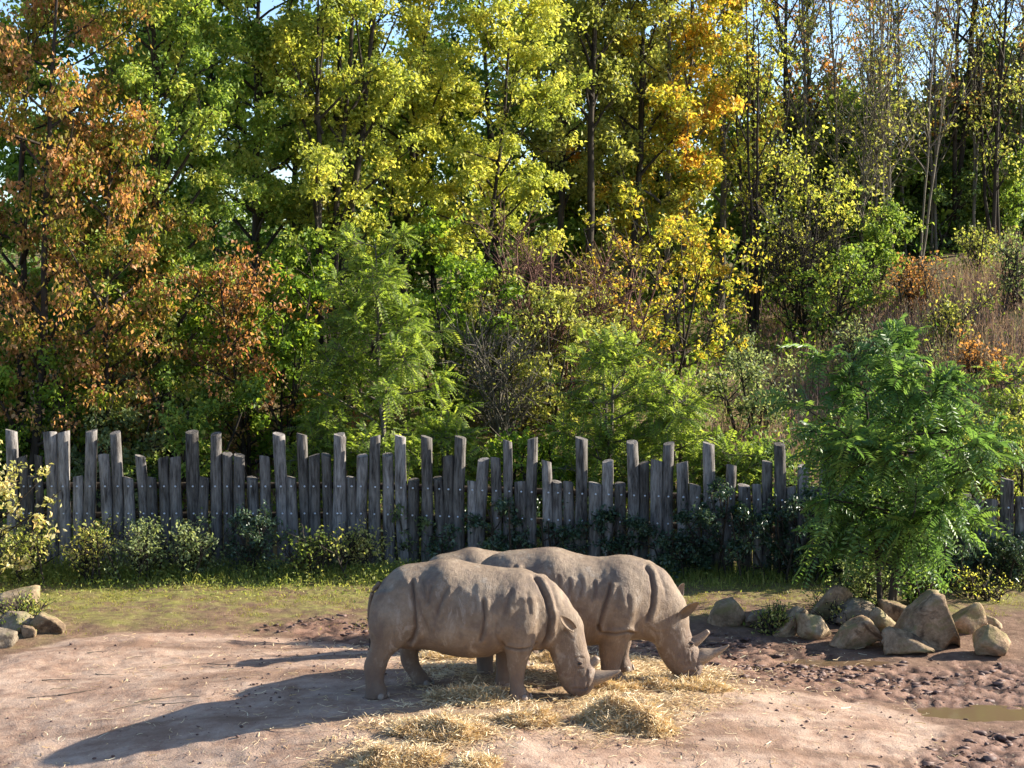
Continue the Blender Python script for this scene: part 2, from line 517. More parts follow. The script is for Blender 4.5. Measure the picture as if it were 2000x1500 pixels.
def crspline(A, per=4):
    A = np.asarray(A, float)
    n = len(A)
    res = []
    for i in range(n - 1):
        p0, p1, p2_, p3 = A[max(i - 1, 0)], A[i], A[i + 1], A[min(i + 2, n - 1)]
        for s in range(per):
            u = s / per
            res.append(0.5 * ((2 * p1) + (-p0 + p2_) * u + (2 * p0 - 5 * p1 + 4 * p2_ - p3) * u * u + (-p0 + 3 * p1 - 3 * p2_ + p3) * u ** 3))
    res.append(A[-1])
    return np.array(res)

def loft(st, n_ang=36, per=4, egg=0.0):
    """st rows: ax, az, bx, bz, halfwidth, ycentre, exponent -> closed surface"""
    S = crspline(st, per)
    a = np.linspace(0, 2 * np.pi, n_ang, endpoint=False)
    rings = []
    for ax, az, bx, bz, hw, yc, e in S:
        c, s = np.cos(a), np.sin(a)
        cc = np.sign(c) * np.abs(c) ** (2 / e)
        ss = np.sign(s) * np.abs(s) ** (2 / e)
        mx, mz = (ax + bx) / 2, (az + bz) / 2
        hx, hz = (ax - bx) / 2, (az - bz) / 2
        rings.append(np.stack([mx + hx * cc, yc + hw * ss * (1 - egg * c), mz + hz * cc], 1))
    V = np.array(rings)
    k = len(V)
    idx = np.arange(k * n_ang).reshape(k, n_ang)
    A_, B_ = idx[:-1], idx[1:]
    Q_ = np.stack([A_, np.roll(A_, -1, 1), np.roll(B_, -1, 1), B_], -1).reshape(-1, 4)
    VV = np.concatenate([V.reshape(-1, 3), [V[0].mean(0)], [V[-1].mean(0)]])
    c0, c1 = k * n_ang, k * n_ang + 1
    i = np.arange(n_ang)
    j = (i + 1) % n_ang
    T_ = np.concatenate([np.stack([np.full(n_ang, c0), idx[0][j], idx[0][i]], 1), np.stack([np.full(n_ang, c1), idx[-1][i], idx[-1][j]], 1)])
    return VV, [Q_, T_]

def poly_dist(x, z, pts):
    d = np.full(x.shape, 1e9)
    tt = np.zeros(x.shape)
    sgn = np.zeros(x.shape)
    n = len(pts) - 1
    for i in range(n):
        ax, az = pts[i]
        bx, bz = pts[i + 1]
        ex, ez = bx - ax, bz - az
        u = np.clip(((x - ax) * ex + (z - az) * ez) / (ex * ex + ez * ez + 1e-12), 0, 1)
        px_, pz_ = x - ax - u * ex, z - az - u * ez
        dd = np.hypot(px_, pz_)
        mk = dd < d
        d = np.where(mk, dd, d)
        tt = np.where(mk, (i + u) / n, tt)
        sgn = np.where(mk, np.sign(ex * pz_ - ez * px_), sgn)
    return d, tt, sgn

def make_rhino(cfg, name, label):
    """cfg is a side-view survey in photograph pixels; converted to metres around the animal's own base"""
    ax, base_mid, base_near, base_far = cfg['ax'], cfg['mid'], cfg['near'], cfg['far']
    org = ground_at(ax, base_mid)
    fwd = org[1] * CP + (CAM_H - org[2]) * SP
    ppm = FPX / fwd
    vz = 0.972
    def L(pt, base=base_mid):
        return ((pt[0] - ax) / ppm, (base - pt[1]) / ppm / vz)
    parts = []
    body = [[*L(a), *L(c), hw, 0.0, e] for a, c, hw, e in cfg['body']]
    parts.append(loft(body, 40, 4, egg=0.10))
    feet = []
    for base, rows in cfg['legs']:
        st = [[*L(a, base), *L(c, base), hw, yc, 2.3] for a, c, hw, yc in rows]
        parts.append(loft(st, 24, 4))
        feet.append((st[-1], st[0][5] < 0))
    V, F = join(parts)
    raw = mesh_np('raw', V, F)
    tmp = bpy.data.objects.new('tmp', raw)
    COL.objects.link(tmp)
    md = tmp.modifiers.new('r', 'REMESH')
    md.mode = 'VOXEL'
    md.voxel_size = cfg.get('voxel', 0.0175)
    sm = tmp.modifiers.new('s', 'SMOOTH')
    sm.factor = 0.5
    sm.iterations = 9
    dg = bpy.context.evaluated_depsgraph_get()
    me = bpy.data.meshes.new_from_object(tmp.evaluated_get(dg))
    bpy.data.objects.remove(tmp)
    bpy.data.meshes.remove(raw)
    n = len(me.vertices)
    co_ = np.empty(n * 3, np.float32)
    me.vertices.foreach_get('co', co_)
    co_ = co_.reshape(-1, 3).astype(float)
    nr = np.empty(n * 3, np.float32)
    me.vertex_normals.foreach_get('vector', nr)
    nr = nr.reshape(-1, 3).astype(float)
    X, Y, Z = co_.T
    side = sstep(0.04, 0.14, np.abs(Y))
    disp = np.zeros(n)
    cre_ = np.zeros(n)
    for pts, dep, wd, bulge in cfg['creases']:
        if .013 < dep < .03:
            dep, wd = dep * .72, wd * 1.15
        pl = [L(q_, base_mid + (base_near - base_mid) * 0.6) for q_ in pts]
        d, tt, sg = poly_dist(X, Z, pl)
        fade = sstep(0, 0.16, tt) * sstep(1.0, 0.8, tt) if dep < 0.03 else sstep(0, 0.08, tt) * sstep(1.0, 0.9, tt)
        g = np.exp(-(d / wd) ** 2)
        disp += side * fade * dep * (-g + bulge * np.exp(-((d - 2.6 * wd) / (1.9 * wd)) ** 2) * (0.6 + 0.4 * sg))
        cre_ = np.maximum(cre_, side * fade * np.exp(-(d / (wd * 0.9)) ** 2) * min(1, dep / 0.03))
    for pt, rad, amt in cfg['bumps']:
        bx, bz = L(pt, base_mid + (base_near - base_mid) * 0.6)
        disp += side * amt * np.exp(-((X - bx) ** 2 + (Z - bz) ** 2) / rad ** 2)
    # soft vertical rib undulation along the flank
    x0, x1 = L((cfg['flank'][0], 0))[0], L((cfg['flank'][1], 0))[0]
    fl = sstep(x0 - .1, x0 + .1, X) * sstep(x1 + .1, x1 - .1, X) * sstep(0.75, 1.0, Z) * sstep(1.66, 1.42, Z)
    rib = vnoise(np.stack([X * 8.5 + Z * 1.2, Z * 1.3, np.sign(Y) * 3], 1), 5) + 0.5 * vnoise(np.stack([X * 19, Z * 2.5, np.sign(Y) * 3], 1), 8)
    disp += fl * rib * 0.012
    disp += 0.006 * fbm(co_ * 5, 3, 2) + 0.0025 * fbm(co_ * 17, 2, 4)
    co_ += nr * disp[:, None]
    me.vertices.foreach_set('co', co_.astype(np.float32).ravel())
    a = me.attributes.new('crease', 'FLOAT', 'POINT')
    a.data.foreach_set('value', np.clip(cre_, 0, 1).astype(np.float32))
    mx_, mz_ = L(cfg['mouth'])
    mzl = 0.75 * sstep(0.17, 0.07, np.hypot(X - mx_, Z - mz_) + 0.03 * fbm(co_ * 9, 2, 9))
    a = me.attributes.new('muzzle', 'FLOAT', 'POINT')
    a.data.foreach_set('value', mzl.astype(np.float32))
    me.polygons.foreach_set('use_smooth', np.ones(len(me.polygons), bool))
    me.update()
    me.name = 'rhinoceros_body'
    root = empty(name, org + np.array([0, 0, cfg.get('dz', 0.0)]), math.radians(-3.5))
    root.scale = (cfg.get('scale', 1.0),) * 3
    tag(root, label, 'rhinoceros', 'rhinoceroses feeding on the straw')
    me.materials.clear()
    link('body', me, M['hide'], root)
    # horns
    for pts, radii in cfg['horns']:
        P = crspline([[L(q_)[0], 0.0, L(q_)[1]] for q_ in pts], 5)
        R = np.interp(np.linspace(0, 1, len(P)), np.linspace(0, 1, len(radii)), radii)
        Vh, Qh = tubes(P[None], R[None], 16)
        Vh = Vh * 1.0
        Vh = Vh + 0.003 * fbm(Vh * 22, 2, 3)[:, None]
        k_ = len(Vh)
        Vh = np.concatenate([Vh, P[-1:] + unit(P[-1:] - P[-2:-1]) * R[-1] * 0.4])
        i = np.arange(16)
        Th = np.stack([k_ - 16 + i, k_ - 16 + (i + 1) % 16, np.full(16, k_)], 1)
        link('horn', mesh_np('horn', Vh, [Qh, Th], smooth=True), M['horn'], root)
    # eyes with lids
    u_, v_ = np.meshgrid(np.linspace(0, 2 * np.pi, 13)[:-1], np.linspace(-np.pi / 2, np.pi / 2, 8))
    sph = np.stack([np.cos(v_) * np.cos(u_), np.cos(v_) * np.sin(u_), np.sin(v_)], -1).reshape(-1, 3)
    ii = np.arange(8 * 12).reshape(8, 12)
    sq = np.stack([ii[:-1], np.roll(ii[:-1], -1, 1), np.roll(ii[1:], -1, 1), ii[1:]], -1).reshape(-1, 4)
    sphme = lambda nm, sc: mesh_np(nm, sph * np.array(sc), sq, smooth=True)
    ex, ez = L(cfg['eye'], base_mid + (base_near - base_mid) * 0.5)
    for s in (-1, 1):
        near = (np.hypot(X - ex, Z - ez) < 0.04) & (Y * s > 0)
        yv = np.median(Y[near]) if near.any() else s * 0.2
        e = link('eye', sphme('eye', (.034, .026, .028)), M['eye'], root, (ex, yv - s * 0.004, ez))
        for q_, dz_ in ((1, .026), (-1, -.022)):
            aa = np.linspace(-1.2, 1.2, 9)
            P = np.stack([0.045 * np.sin(aa), s * (0.012 * np.cos(aa)), dz_ * np.cos(aa) - 0.010 * np.sin(aa)], 1)[None]
            Vl, Ql = tubes(P, np.interp(aa, [-1.2, 0, 1.2], [.004, .013, .004])[None], 8)
            link('eyelid', mesh_np('eyelid', Vl, Ql, smooth=True), M['hide'], e)
    # ears: cupped leaf shapes
    for s, base_pt, tip_pt, y_base, y_tip, open_dir in cfg['ears']:
        B0 = np.array([L(base_pt)[0], y_base, L(base_pt)[1]])
        T0 = np.array([L(tip_pt)[0], y_tip, L(tip_pt)[1]])
        ax_ = T0 - B0
        od = np.array(open_dir, float)
        od = od - ax_ * (od @ ax_) / (ax_ @ ax_)
        od = unit(od)
        sd_ = np.cross(unit(ax_), od)
        nu, nv = 12, 11
        Vo = []
        for layer in (0, 1):
            for i in range(nu):
                u = i / (nu - 1)
                wdt = cfg.get('earw', 0.075) * (max(0, math.sin(math.pi * (0.12 + 0.88 * u) ** 1.1)) ** 0.6 if u < 1 else 0.02)
                wdt = max(wdt, 0.004)
                for j in range(nv):
                    v = (j / (nv - 1) - 0.5) * 2
                    an = v * (1.75 - 0.9 * u)
                    pnt = B0 + ax_ * u + sd_ * wdt * math.sin(an) - od * wdt * (math.cos(an) - 0.3) + od * 0.0
                    pnt = pnt + (-od) * 0.012 * (1 - layer) * (1 - 0.6 * u)
                    Vo.append(pnt)
        ii2 = np.arange(nu * nv).reshape(nu, nv)
        q1 = np.stack([ii2[:-1, :-1], ii2[:-1, 1:], ii2[1:, 1:], ii2[1:, :-1]], -1).reshape(-1, 4)
        q2 = q1[:, ::-1] + nu * nv
        o1 = ii2
        edge = np.concatenate([o1[:, 0], o1[-1, 1:], o1[-2::-1, -1]])
        q3 = np.stack([edge[:-1], edge[1:], edge[1:] + nu * nv, edge[:-1] + nu * nv], 1)
        link('ear', mesh_np('ear', np.array(Vo), [q1, q2, q3], smooth=True), M['hide'], root)
    # tail
    P = crspline([[*(L(q_)[0],), cfg.get('taily', -0.05), L(q_)[1]] for q_ in cfg['tail']], 5)
    R = np.interp(np.linspace(0, 1, len(P)), [0, .3, .75, .85, 1], [.036, .026, .017, .026, .006])
    Vt, Qt = tubes(P[None], R[None], 9)
    tl = link('tail', mesh_np('tail', Vt, Qt, smooth=True), M['hide'], root)
    rt = np.random.default_rng(5)
    E = P[-6]
    hs = np.stack([np.stack([E + rt.normal(0, .008, 3), E + np.array([0, 0, -.07]) + rt.normal(0, .014, 3), E + np.array([0, 0, -.17]) + rt.normal(0, .02, 3)]) for _ in range(40)])
    Vt, Qt = tubes(hs, np.tile([.003, .003, .001], (40, 1)), 3)
    link('tail_tuft', mesh_np('tail_tuft', Vt, Qt), M['tail'], tl)
    # toenails
    nailm = sphme('toenail', (.020, .044, .046))
    for st, isnear in feet:
        fx0, fz0, fx1, fz1, hw, yc, _ = st
        xc, rx = (fx0 + fx1) / 2, abs(fx1 - fx0) / 2
        for an in (-62, 0, 62):
            an = math.radians(an)
            o = link('toenail', nailm, M['nail'], root, (xc + (rx - .010) * math.cos(an), yc + (hw - .008) * math.sin(an), 0.040))
            o.rotation_euler = (0, -0.25, an)
    return root

NEAR = dict(
    ax=900, mid=1351, near=1363, far=1346,
    body=[((724, 1190), (727, 1222), .10, 2.0), ((734, 1160), (745, 1250), .33, 2.1), ((757, 1130), (775, 1264), .47, 2.2), ((785, 1111), (805, 1267), .53, 2.2),
          ((830, 1104), (840, 1268), .55, 2.2), ((873, 1097), (878, 1276), .58, 2.2), ((915, 1104), (915, 1281), .61, 2.2), ((955, 1110), (955, 1278), .60, 2.2),
          ((990, 1113), (990, 1268), .56, 2.2), ((1020, 1114), (1025, 1264), .51, 2.2), ((1050, 1123), (1048, 1266), .43, 2.2), ((1080, 1138), (1063, 1264), .35, 2.2),
          ((1103, 1160), (1069, 1266), .295, 2.2), ((1120, 1188), (1073, 1272), .255, 2.2), ((1137, 1212), (1079, 1288), .225, 2.2), ((1141, 1238), (1085, 1305), .21, 2.3),
          ((1147, 1265), (1091, 1322), .20, 2.3), ((1156, 1290), (1098, 1337), .18, 2.4), ((1164, 1311), (1106, 1346), .175, 2.5), ((1161, 1332), (1116, 1353), .17, 2.6),
          ((1153, 1346), (1130, 1355), .12, 2.4)],
    legs=[(1363, [((738, 1165), (812, 1150), .12, -.30), ((730, 1195), (821, 1195), .20, -.33), ((728, 1232), (819, 1230), .20, -.36), ((731, 1260), (798, 1260), .165, -.36),
                  ((724, 1284), (771, 1284), .13, -.35), ((717, 1305), (761, 1308), .112, -.34), ((719, 1328), (756, 1330), .112, -.34), ((720, 1350), (762, 1350), .135, -.34), ((718, 1363), (766, 1363), .14, -.34)]),
          (1346, [((738, 1165), (812, 1150), .12, .30), ((735, 1195), (824, 1195), .20, .33), ((745, 1228), (822, 1228), .19, .34), ((768, 1255), (813, 1255), .15, .34),
                  ((774, 1280), (812, 1278), .12, .33), ((776, 1302), (812, 1300), .105, .33), ((786, 1320), (821, 1318), .108, .33), ((797, 1335), (833, 1333), .13, .33), ((797, 1346), (842, 1346), .14, .33)]),
          (1363, [((985, 1165), (1050, 1165), .13, -.33), ((982, 1210), (1054, 1210), .17, -.36), ((985, 1246), (1050, 1246), .18, -.35), ((989, 1268), (1042, 1268), .15, -.33),
                  ((994, 1300), (1031, 1300), .115, -.31), ((998, 1328), (1026, 1328), .10, -.30), ((999, 1342), (1029, 1342), .11, -.30), ((996, 1354), (1037, 1354), .14, -.30), ((996, 1364), (1041, 1364), .145, -.30)]),
          (1346, [((980, 1160), (1045, 1160), .13, .33), ((970, 1205), (1035, 1205), .17, .34), ((965, 1240), (1018, 1240), .16, .33), ((964, 1265), (1002, 1265), .125, .31),
                  ((965, 1295), (994, 1295), .105, .30), ((966, 1318), (992, 1318), .10, .29), ((963, 1336), (997, 1336), .135, .29), ((962, 1347), (1000, 1347), .14, .29)])],
    creases=[([(812, 1130), (817, 1155), (821, 1190), (822, 1218), (815, 1240), (800, 1256)], .045, .022, .55),
             ([(832, 1128), (838, 1150), (843, 1170)], .022, .016, .6), ([(852, 1140), (848, 1158), (843, 1178)], .026, .016, .6), ([(884, 1140), (876, 1156), (866, 1180), (862, 1200)], .028, .018, .6),
             ([(826, 1160), (833, 1190), (845, 1215), (851, 1238)], .024, .014, .3),
             ([(950, 1160), (954, 1195), (951, 1220), (944, 1244)], .032, .018, .55), ([(934, 1155), (938, 1172), (936, 1186)], .014, .014, .5),
             ([(1004, 1145), (998, 1165), (988, 1196)], .026, .022, .6), ([(1030, 1150), (1038, 1175), (1040, 1196)], .018, .02, .6),
             ([(1040, 1122), (1056, 1145), (1068, 1168), (1077, 1200), (1072, 1236), (1056, 1268)], .055, .021, .55),
             ([(1062, 1130), (1076, 1150), (1084, 1170), (1090, 1195)], .02, .016, .5),
             ([(1086, 1142), (1100, 1160), (1106, 1176)], .014, .014, .5),
             ([(984, 1240), (992, 1254), (1015, 1257), (1042, 1256), (1052, 1246)], .034, .014, .5),
             ([(978, 1196), (974, 1226), (985, 1255), (988, 1270)], .022, .018, .4),
             ([(1018, 1345), (1021, 1352), (1020, 1364)], .012, .010, .2), ([(744, 1350), (745, 1364)], .012, .010, .2),
             ([(1121, 1284), (1133, 1281), (1143, 1287)], .010, .008, .7), ([(1120, 1298), (1130, 1304), (1142, 1302)], .010, .008, .7),
             ([(1112, 1344), (1126, 1341), (1140, 1343), (1152, 1338)], .016, .009, .5), ([(1150, 1328), (1146, 1336), (1150, 1344)], .012, .009, .3),
             ([(1148, 1304), (1146, 1318), (1150, 1330)], .012, .012, .5), ([(1128, 1310), (1136, 1322), (1138, 1334)], .007, .010, .5),
             ([(1100, 1225), (1112, 1240), (1124, 1250)], .006, .012, .5)],
    bumps=[((875, 1125), .16, .03), ((795, 1140), .14, .025), ((1015, 1150), .16, .02), ((775, 1205), .22, .03), ((1015, 1215), .16, .025), ((900, 1220), .35, .02)],
    flank=(830, 1000), mouth=(1140, 1348), eye=(1132, 1293),
    horns=[([(1150, 1322), (1166, 1319), (1185, 1315), (1200, 1310), (1211, 1305)], [.118, .10, .066, .038, .010]),
           ([(1150, 1297), (1160, 1289), (1166, 1281)], [.085, .064, .058, .042])],
    ears=[(-1, (1124, 1222), (1096, 1188), -.23, -.44, (0.85, -.5, .1)), (1, (1126, 1206), (1112, 1184), .13, .26, (0.8, -.35, .1))],
    earw=.066,
    tail=[(745, 1142), (731, 1156), (723, 1185), (722, 1215), (726, 1245), (730, 1262)])

MID = dict(
    ax=1100, mid=1317, near=1328, far=1308,
    body=[((914, 1165), (918, 1200), .10, 2.0), ((924, 1130), (935, 1228), .34, 2.1), ((945, 1101), (960, 1242), .48, 2.2), ((980, 1084), (992, 1245), .54, 2.2),
          ((1030, 1078), (1035, 1247), .57, 2.2), ((1079, 1075), (1082, 1252), .60, 2.2), ((1120, 1085), (1120, 1257), .62, 2.2), ((1165, 1092), (1165, 1256), .61, 2.2),
          ((1210, 1087), (1210, 1250), .57, 2.2), ((1245, 1091), (1240, 1246), .50, 2.2), ((1275, 1103), (1258, 1247), .42, 2.2), ((1300, 1118), (1270, 1251), .355, 2.2),
          ((1318, 1143), (1277, 1256), .30, 2.2), ((1334, 1170), (1283, 1270), .255, 2.2), ((1343, 1195), (1290, 1284), .235, 2.2), ((1345, 1222), (1299, 1297), .22, 2.3),
          ((1352, 1245), (1308, 1306), .205, 2.3), ((1364, 1266), (1318, 1314), .185, 2.4), ((1371, 1288), (1330, 1321), .175, 2.5), ((1369, 1307), (1342, 1325), .165, 2.6), ((1362, 1318), (1350, 1325), .11, 2.4)],
    legs=[(1328, [((935, 1140), (1010, 1125), .12, -.30), ((926, 1170), (1015, 1170), .20, -.33), ((924, 1205), (1014, 1203), .20, -.36), ((928, 1230), (995, 1230), .165, -.36),
                  ((931, 1254), (976, 1254), .13, -.35), ((932, 1274), (968, 1276), .112, -.34), ((934, 1296), (966, 1298), .112, -.34), ((934, 1316), (970, 1316), .135, -.34), ((932, 1328), (974, 1328), .14, -.34)]),
          (1308, [((935, 1130), (1010, 1115), .12, .30), ((932, 1158), (1020, 1158), .20, .33), ((942, 1190), (1020, 1190), .19, .34), ((965, 1217), (1010, 1217), .15, .34),
                  ((972, 1242), (1010, 1240), .12, .33), ((974, 1264), (1010, 1262), .105, .33), ((984, 1282), (1019, 1280), .108, .33), ((995, 1297), (1031, 1295), .13, .33), ((995, 1308), (1040, 1308), .14, .33)]),
          (1328, [((1172, 1140), (1240, 1140), .13, -.35), ((1165, 1185), (1246, 1185), .19, -.39), ((1166, 1218), (1240, 1222), .20, -.39), ((1169, 1246), (1229, 1246), .165, -.36),
                  ((1170, 1276), (1219, 1276), .13, -.33), ((1173, 1298), (1212, 1298), .11, -.32), ((1174, 1310), (1213, 1310), .115, -.32), ((1172, 1320), (1219, 1320), .14, -.32), ((1171, 1329), (1223, 1329), .15, -.32)]),
          (1308, [((1180, 1120), (1245, 1120), .13, .33), ((1185, 1165), (1252, 1165), .17, .34), ((1190, 1200), (1248, 1200), .16, .33), ((1193, 1228), (1238, 1228), .125, .31),
                  ((1197, 1258), (1232, 1258), .105, .30), ((1199, 1280), (1228, 1280), .10, .29), ((1196, 1297), (1234, 1297), .135, .29), ((1195, 1309), (1238, 1309), .14, .29)])],
    creases=[([(1008, 1105), (1014, 1130), (1018, 1165), (1018, 1195), (1010, 1215)], .045, .022, .55),
             ([(1192, 1130), (1188, 1150), (1180, 1172), (1172, 1200), (1168, 1222)], .040, .020, .55),
             ([(1068, 1115), (1070, 1130), (1066, 1145)], .02, .015, .6), ([(1092, 1118), (1094, 1132), (1090, 1150)], .02, .015, .6), ([(1112, 1122), (1115, 1140), (1110, 1160)], .022, .015, .6),
             ([(1135, 1122), (1138, 1140), (1132, 1160)], .022, .016, .6), ([(1160, 1126), (1162, 1145), (1156, 1168)], .024, .016, .6),
             ([(1256, 1106), (1268, 1122), (1273, 1150), (1270, 1180), (1258, 1210)], .040, .022, .5),
             ([(1276, 1112), (1288, 1130), (1296, 1150), (1300, 1172)], .016, .018, .5), ([(1262, 1215), (1275, 1228), (1290, 1232)], .010, .02, .4),
             ([(1166, 1205), (1172, 1224), (1200, 1226), (1225, 1222), (1242, 1232)], .036, .015, .6),
             ([(1222, 1150), (1226, 1175), (1222, 1192)], .016, .02, .6), ([(1206, 1140), (1208, 1160), (1203, 1178)], .014, .018, .6),
             ([(1336, 1246), (1348, 1244), (1357, 1250)], .010, .008, .7), ([(1336, 1260), (1346, 1264), (1357, 1262)], .010, .008, .7),
             ([(1330, 1312), (1344, 1308), (1356, 1310), (1366, 1304)], .016, .009, .5), ([(1362, 1290), (1358, 1300), (1364, 1310)], .012, .009, .3),
             ([(1350, 1268), (1347, 1280), (1352, 1292)], .014, .010, .5), ([(1342, 1272), (1340, 1284), (1346, 1298)], .012, .010, .5), ([(1334, 1276), (1334, 1288), (1338, 1298)], .006, .010, .5),
             ([(1195, 1316), (1197, 1329)], .012, .010, .2)],
    bumps=[((1085, 1105), .16, .03), ((1000, 1115), .14, .025), ((1222, 1170), .20, .045), ((980, 1180), .22, .03), ((1215, 1125), .16, .02), ((1120, 1195), .35, .02)],
    flank=(1030, 1190), mouth=(1352, 1316), eye=(1347, 1256),
    horns=[([(1356, 1284), (1374, 1277), (1392, 1271), (1408, 1264), (1421, 1256)], [.125, .108, .062, .036, .008]),
           ([(1345, 1256), (1360, 1247), (1372, 1238), (1381, 1230)], [.090, .070, .050, .034])],
    ears=[(-1, (1322, 1199), (1360, 1165), -.20, -.36, (0.35, -.9, -.35)), (1, (1322, 1172), (1336, 1146), .14, .24, (0.7, -.5, .1))],
    earw=.078,
    tail=[(934, 1116), (921, 1130), (913, 1160), (912, 1190), (915, 1220), (918, 1240)])

FAR = dict(NEAR, voxel=0.03)
make_rhino(NEAR, 'rhinoceros', 'whole rhinoceros with deep neck fold and short front horn, its ear laid back')
make_rhino(MID, 'rhinoceros', 'rhinoceros with long pale curved front horn and forward-pointing ear, standing between the other two')
r3 = make_rhino(FAR, 'rhinoceros', 'rhinoceros almost wholly hidden behind the other two, only its back showing')
r3.scale = (.90, .92, .955)
g3 = ground_at(944, 1281)
r3.location = g3 + np.array([0, 0, -.02])
r3.rotation_euler = (0, 0, math.radians(14))

# ------------------------------------------------------------------ log fence
m, t, p, out = new_mat('weathered_log')
b = NB(t)
co = b.n('ShaderNodeTexCoord').outputs['Object']
oi = b.n('ShaderNodeObjectInfo').outputs['Random']
off = b.n('ShaderNodeCombineXYZ', inp={'X': b.math('MULTIPLY', oi, 37.0), 'Y': b.math('MULTIPLY', oi, 11.0), 'Z': b.math('MULTIPLY', oi, 53.0)}).outputs[0]
vec = b.n('ShaderNodeVectorMath', operation='ADD', inp={0: co, 1: off}).outputs[0]
stre = b.n('ShaderNodeMapping', inp={'Vector': vec, 'Scale': (7, 7, 0.9)}).outputs[0]
n1 = b.noise(stre, 3.2, 7, 0.7)
n2 = b.noise(b.n('ShaderNodeMapping', inp={'Vector': vec, 'Scale': (2, 2, 0.7)}).outputs[0], 2.0, 4, 0.6)
col = b.ramp(b.math('ADD', b.math('MULTIPLY', n1, 0.6), b.math('MULTIPLY', n2, 0.4)), [(0.36, (.03, .026, .024)), (0.45, (.155, .140, .128)), (0.54, (.305, .283, .262)), (0.68, (.51, .47, .435))])
tone = b.ramp(oi, [(0.0, (.36, .345, .32)), (0.5, (.70, .675, .65)), (1.0, (1.05, 1.02, 1.0))])
col = b.mix(1.0, col, tone, 'MULTIPLY')
t.links.new(col, p.inputs['Base Color'])
t.links.new(b.bump(n1, 0.9, 0.03), p.inputs['Normal'])
p.inputs['Roughness'].default_value = 0.85
p.inputs['Specular IOR Level'].default_value = 0.2
M['log'] = m
m, t, p, out = new_mat('steel_bolt')
p.inputs['Base Color'].default_value = (.75, .77, .8, 1)
p.inputs['Metallic'].default_value = 0.6
p.inputs['Roughness'].default_value = 0.3
M['bolt'] = m

posts = []                                 # (pixel left, pixel right, pixel top)
for a, c, tp in [(30, 95, 60), (100, 150, 205), (150, 192, 320), (192, 238, 200), (243, 315, 70), (322, 390, 68), (408, 465, 318), (480, 545, 62), (548, 610, 195), (612, 675, 72), (685, 745, 325),
                 (753, 812, 203), (818, 875, 322), (880, 940, 210), (946, 1012, 210), (1035, 1108, 68), (1110, 1170, 320), (1174, 1236, 78), (1240, 1298, 190), (1304, 1366, 198),
                 (1376, 1436, 325), (1448, 1506, 205), (1520, 1590, 80), (1592, 1655, 322), (1656, 1714, 82), (1722, 1786, 198), (1792, 1848, 195), (1862, 1926, 82), (1930, 1986, 325)]:
    posts.append((a / 2.857, c / 2.857, 820 + tp / 2.857))
posts.append((-20, -2, 905))
posts.append((-46, -24, 850))
for a, c, tp in [(30, 92, 80), (94, 147, 300), (150, 208, 185), (215, 274, 85), (280, 338, 180), (343, 404, 85), (412, 472, 310), (478, 536, 88), (540, 592, 300), (594, 650, 188), (655, 715, 90),
                 (718, 768, 318), (771, 830, 205), (836, 888, 197), (898, 948, 108), (960, 1022, 320), (1025, 1080, 97), (1098, 1150, 212), (1152, 1206, 320), (1208, 1264, 320), (1274, 1335, 95),
                 (1340, 1408, 328), (1411, 1468, 213), (1474, 1532, 330), (1534, 1594, 115), (1600, 1652, 222), (1660, 1722, 208), (1726, 1784, 122), (1792, 1852, 220), (1856, 1920, 335), (1926, 1988, 122)]:
    posts.append((640 + a / 2.632, 640 + c / 2.632, 820 + tp / 2.632))
for a, c, tp in [(118, 160, 765), (163, 206, 685), (210, 262, 768), (266, 304, 765), (309, 352, 672), (357, 403, 600), (407, 450, 772), (454, 500, 690), (504, 548, 775), (552, 600, 610),
                 (604, 650, 778), (654, 700, 700), (704, 750, 622), (754, 800, 785), (804, 850, 710), (854, 900, 790), (904, 950, 632), (954, 998, 795), (1002, 1056, 632), (1062, 1108, 838),
                 (1112, 1160, 805), (1165, 1213, 822), (1216, 1270, 826), (1280, 1334, 742), (1338, 1386, 815), (1390, 1440, 700)]:
    posts.append((1340 + a / 2.083, 1340 + c / 2.083, 580 + tp / 2.083))

def fence_y(px):
    return float(np.interp(px, [-100, 900, 1400, 2100], [32.1, 31.9, 31.5, 30.7]))

FX0, FX1 = at(-60, 1000, fence_y(-60)), at(2060, 1000, fence_y(2060))
fence = empty('log_fence', (0, 31.9, ground_z(0, 31.9)))
tag(fence, 'palisade fence of uneven weathered grey upright logs in front of the wooded hillside', 'fence')
FO = np.array(fence.location)
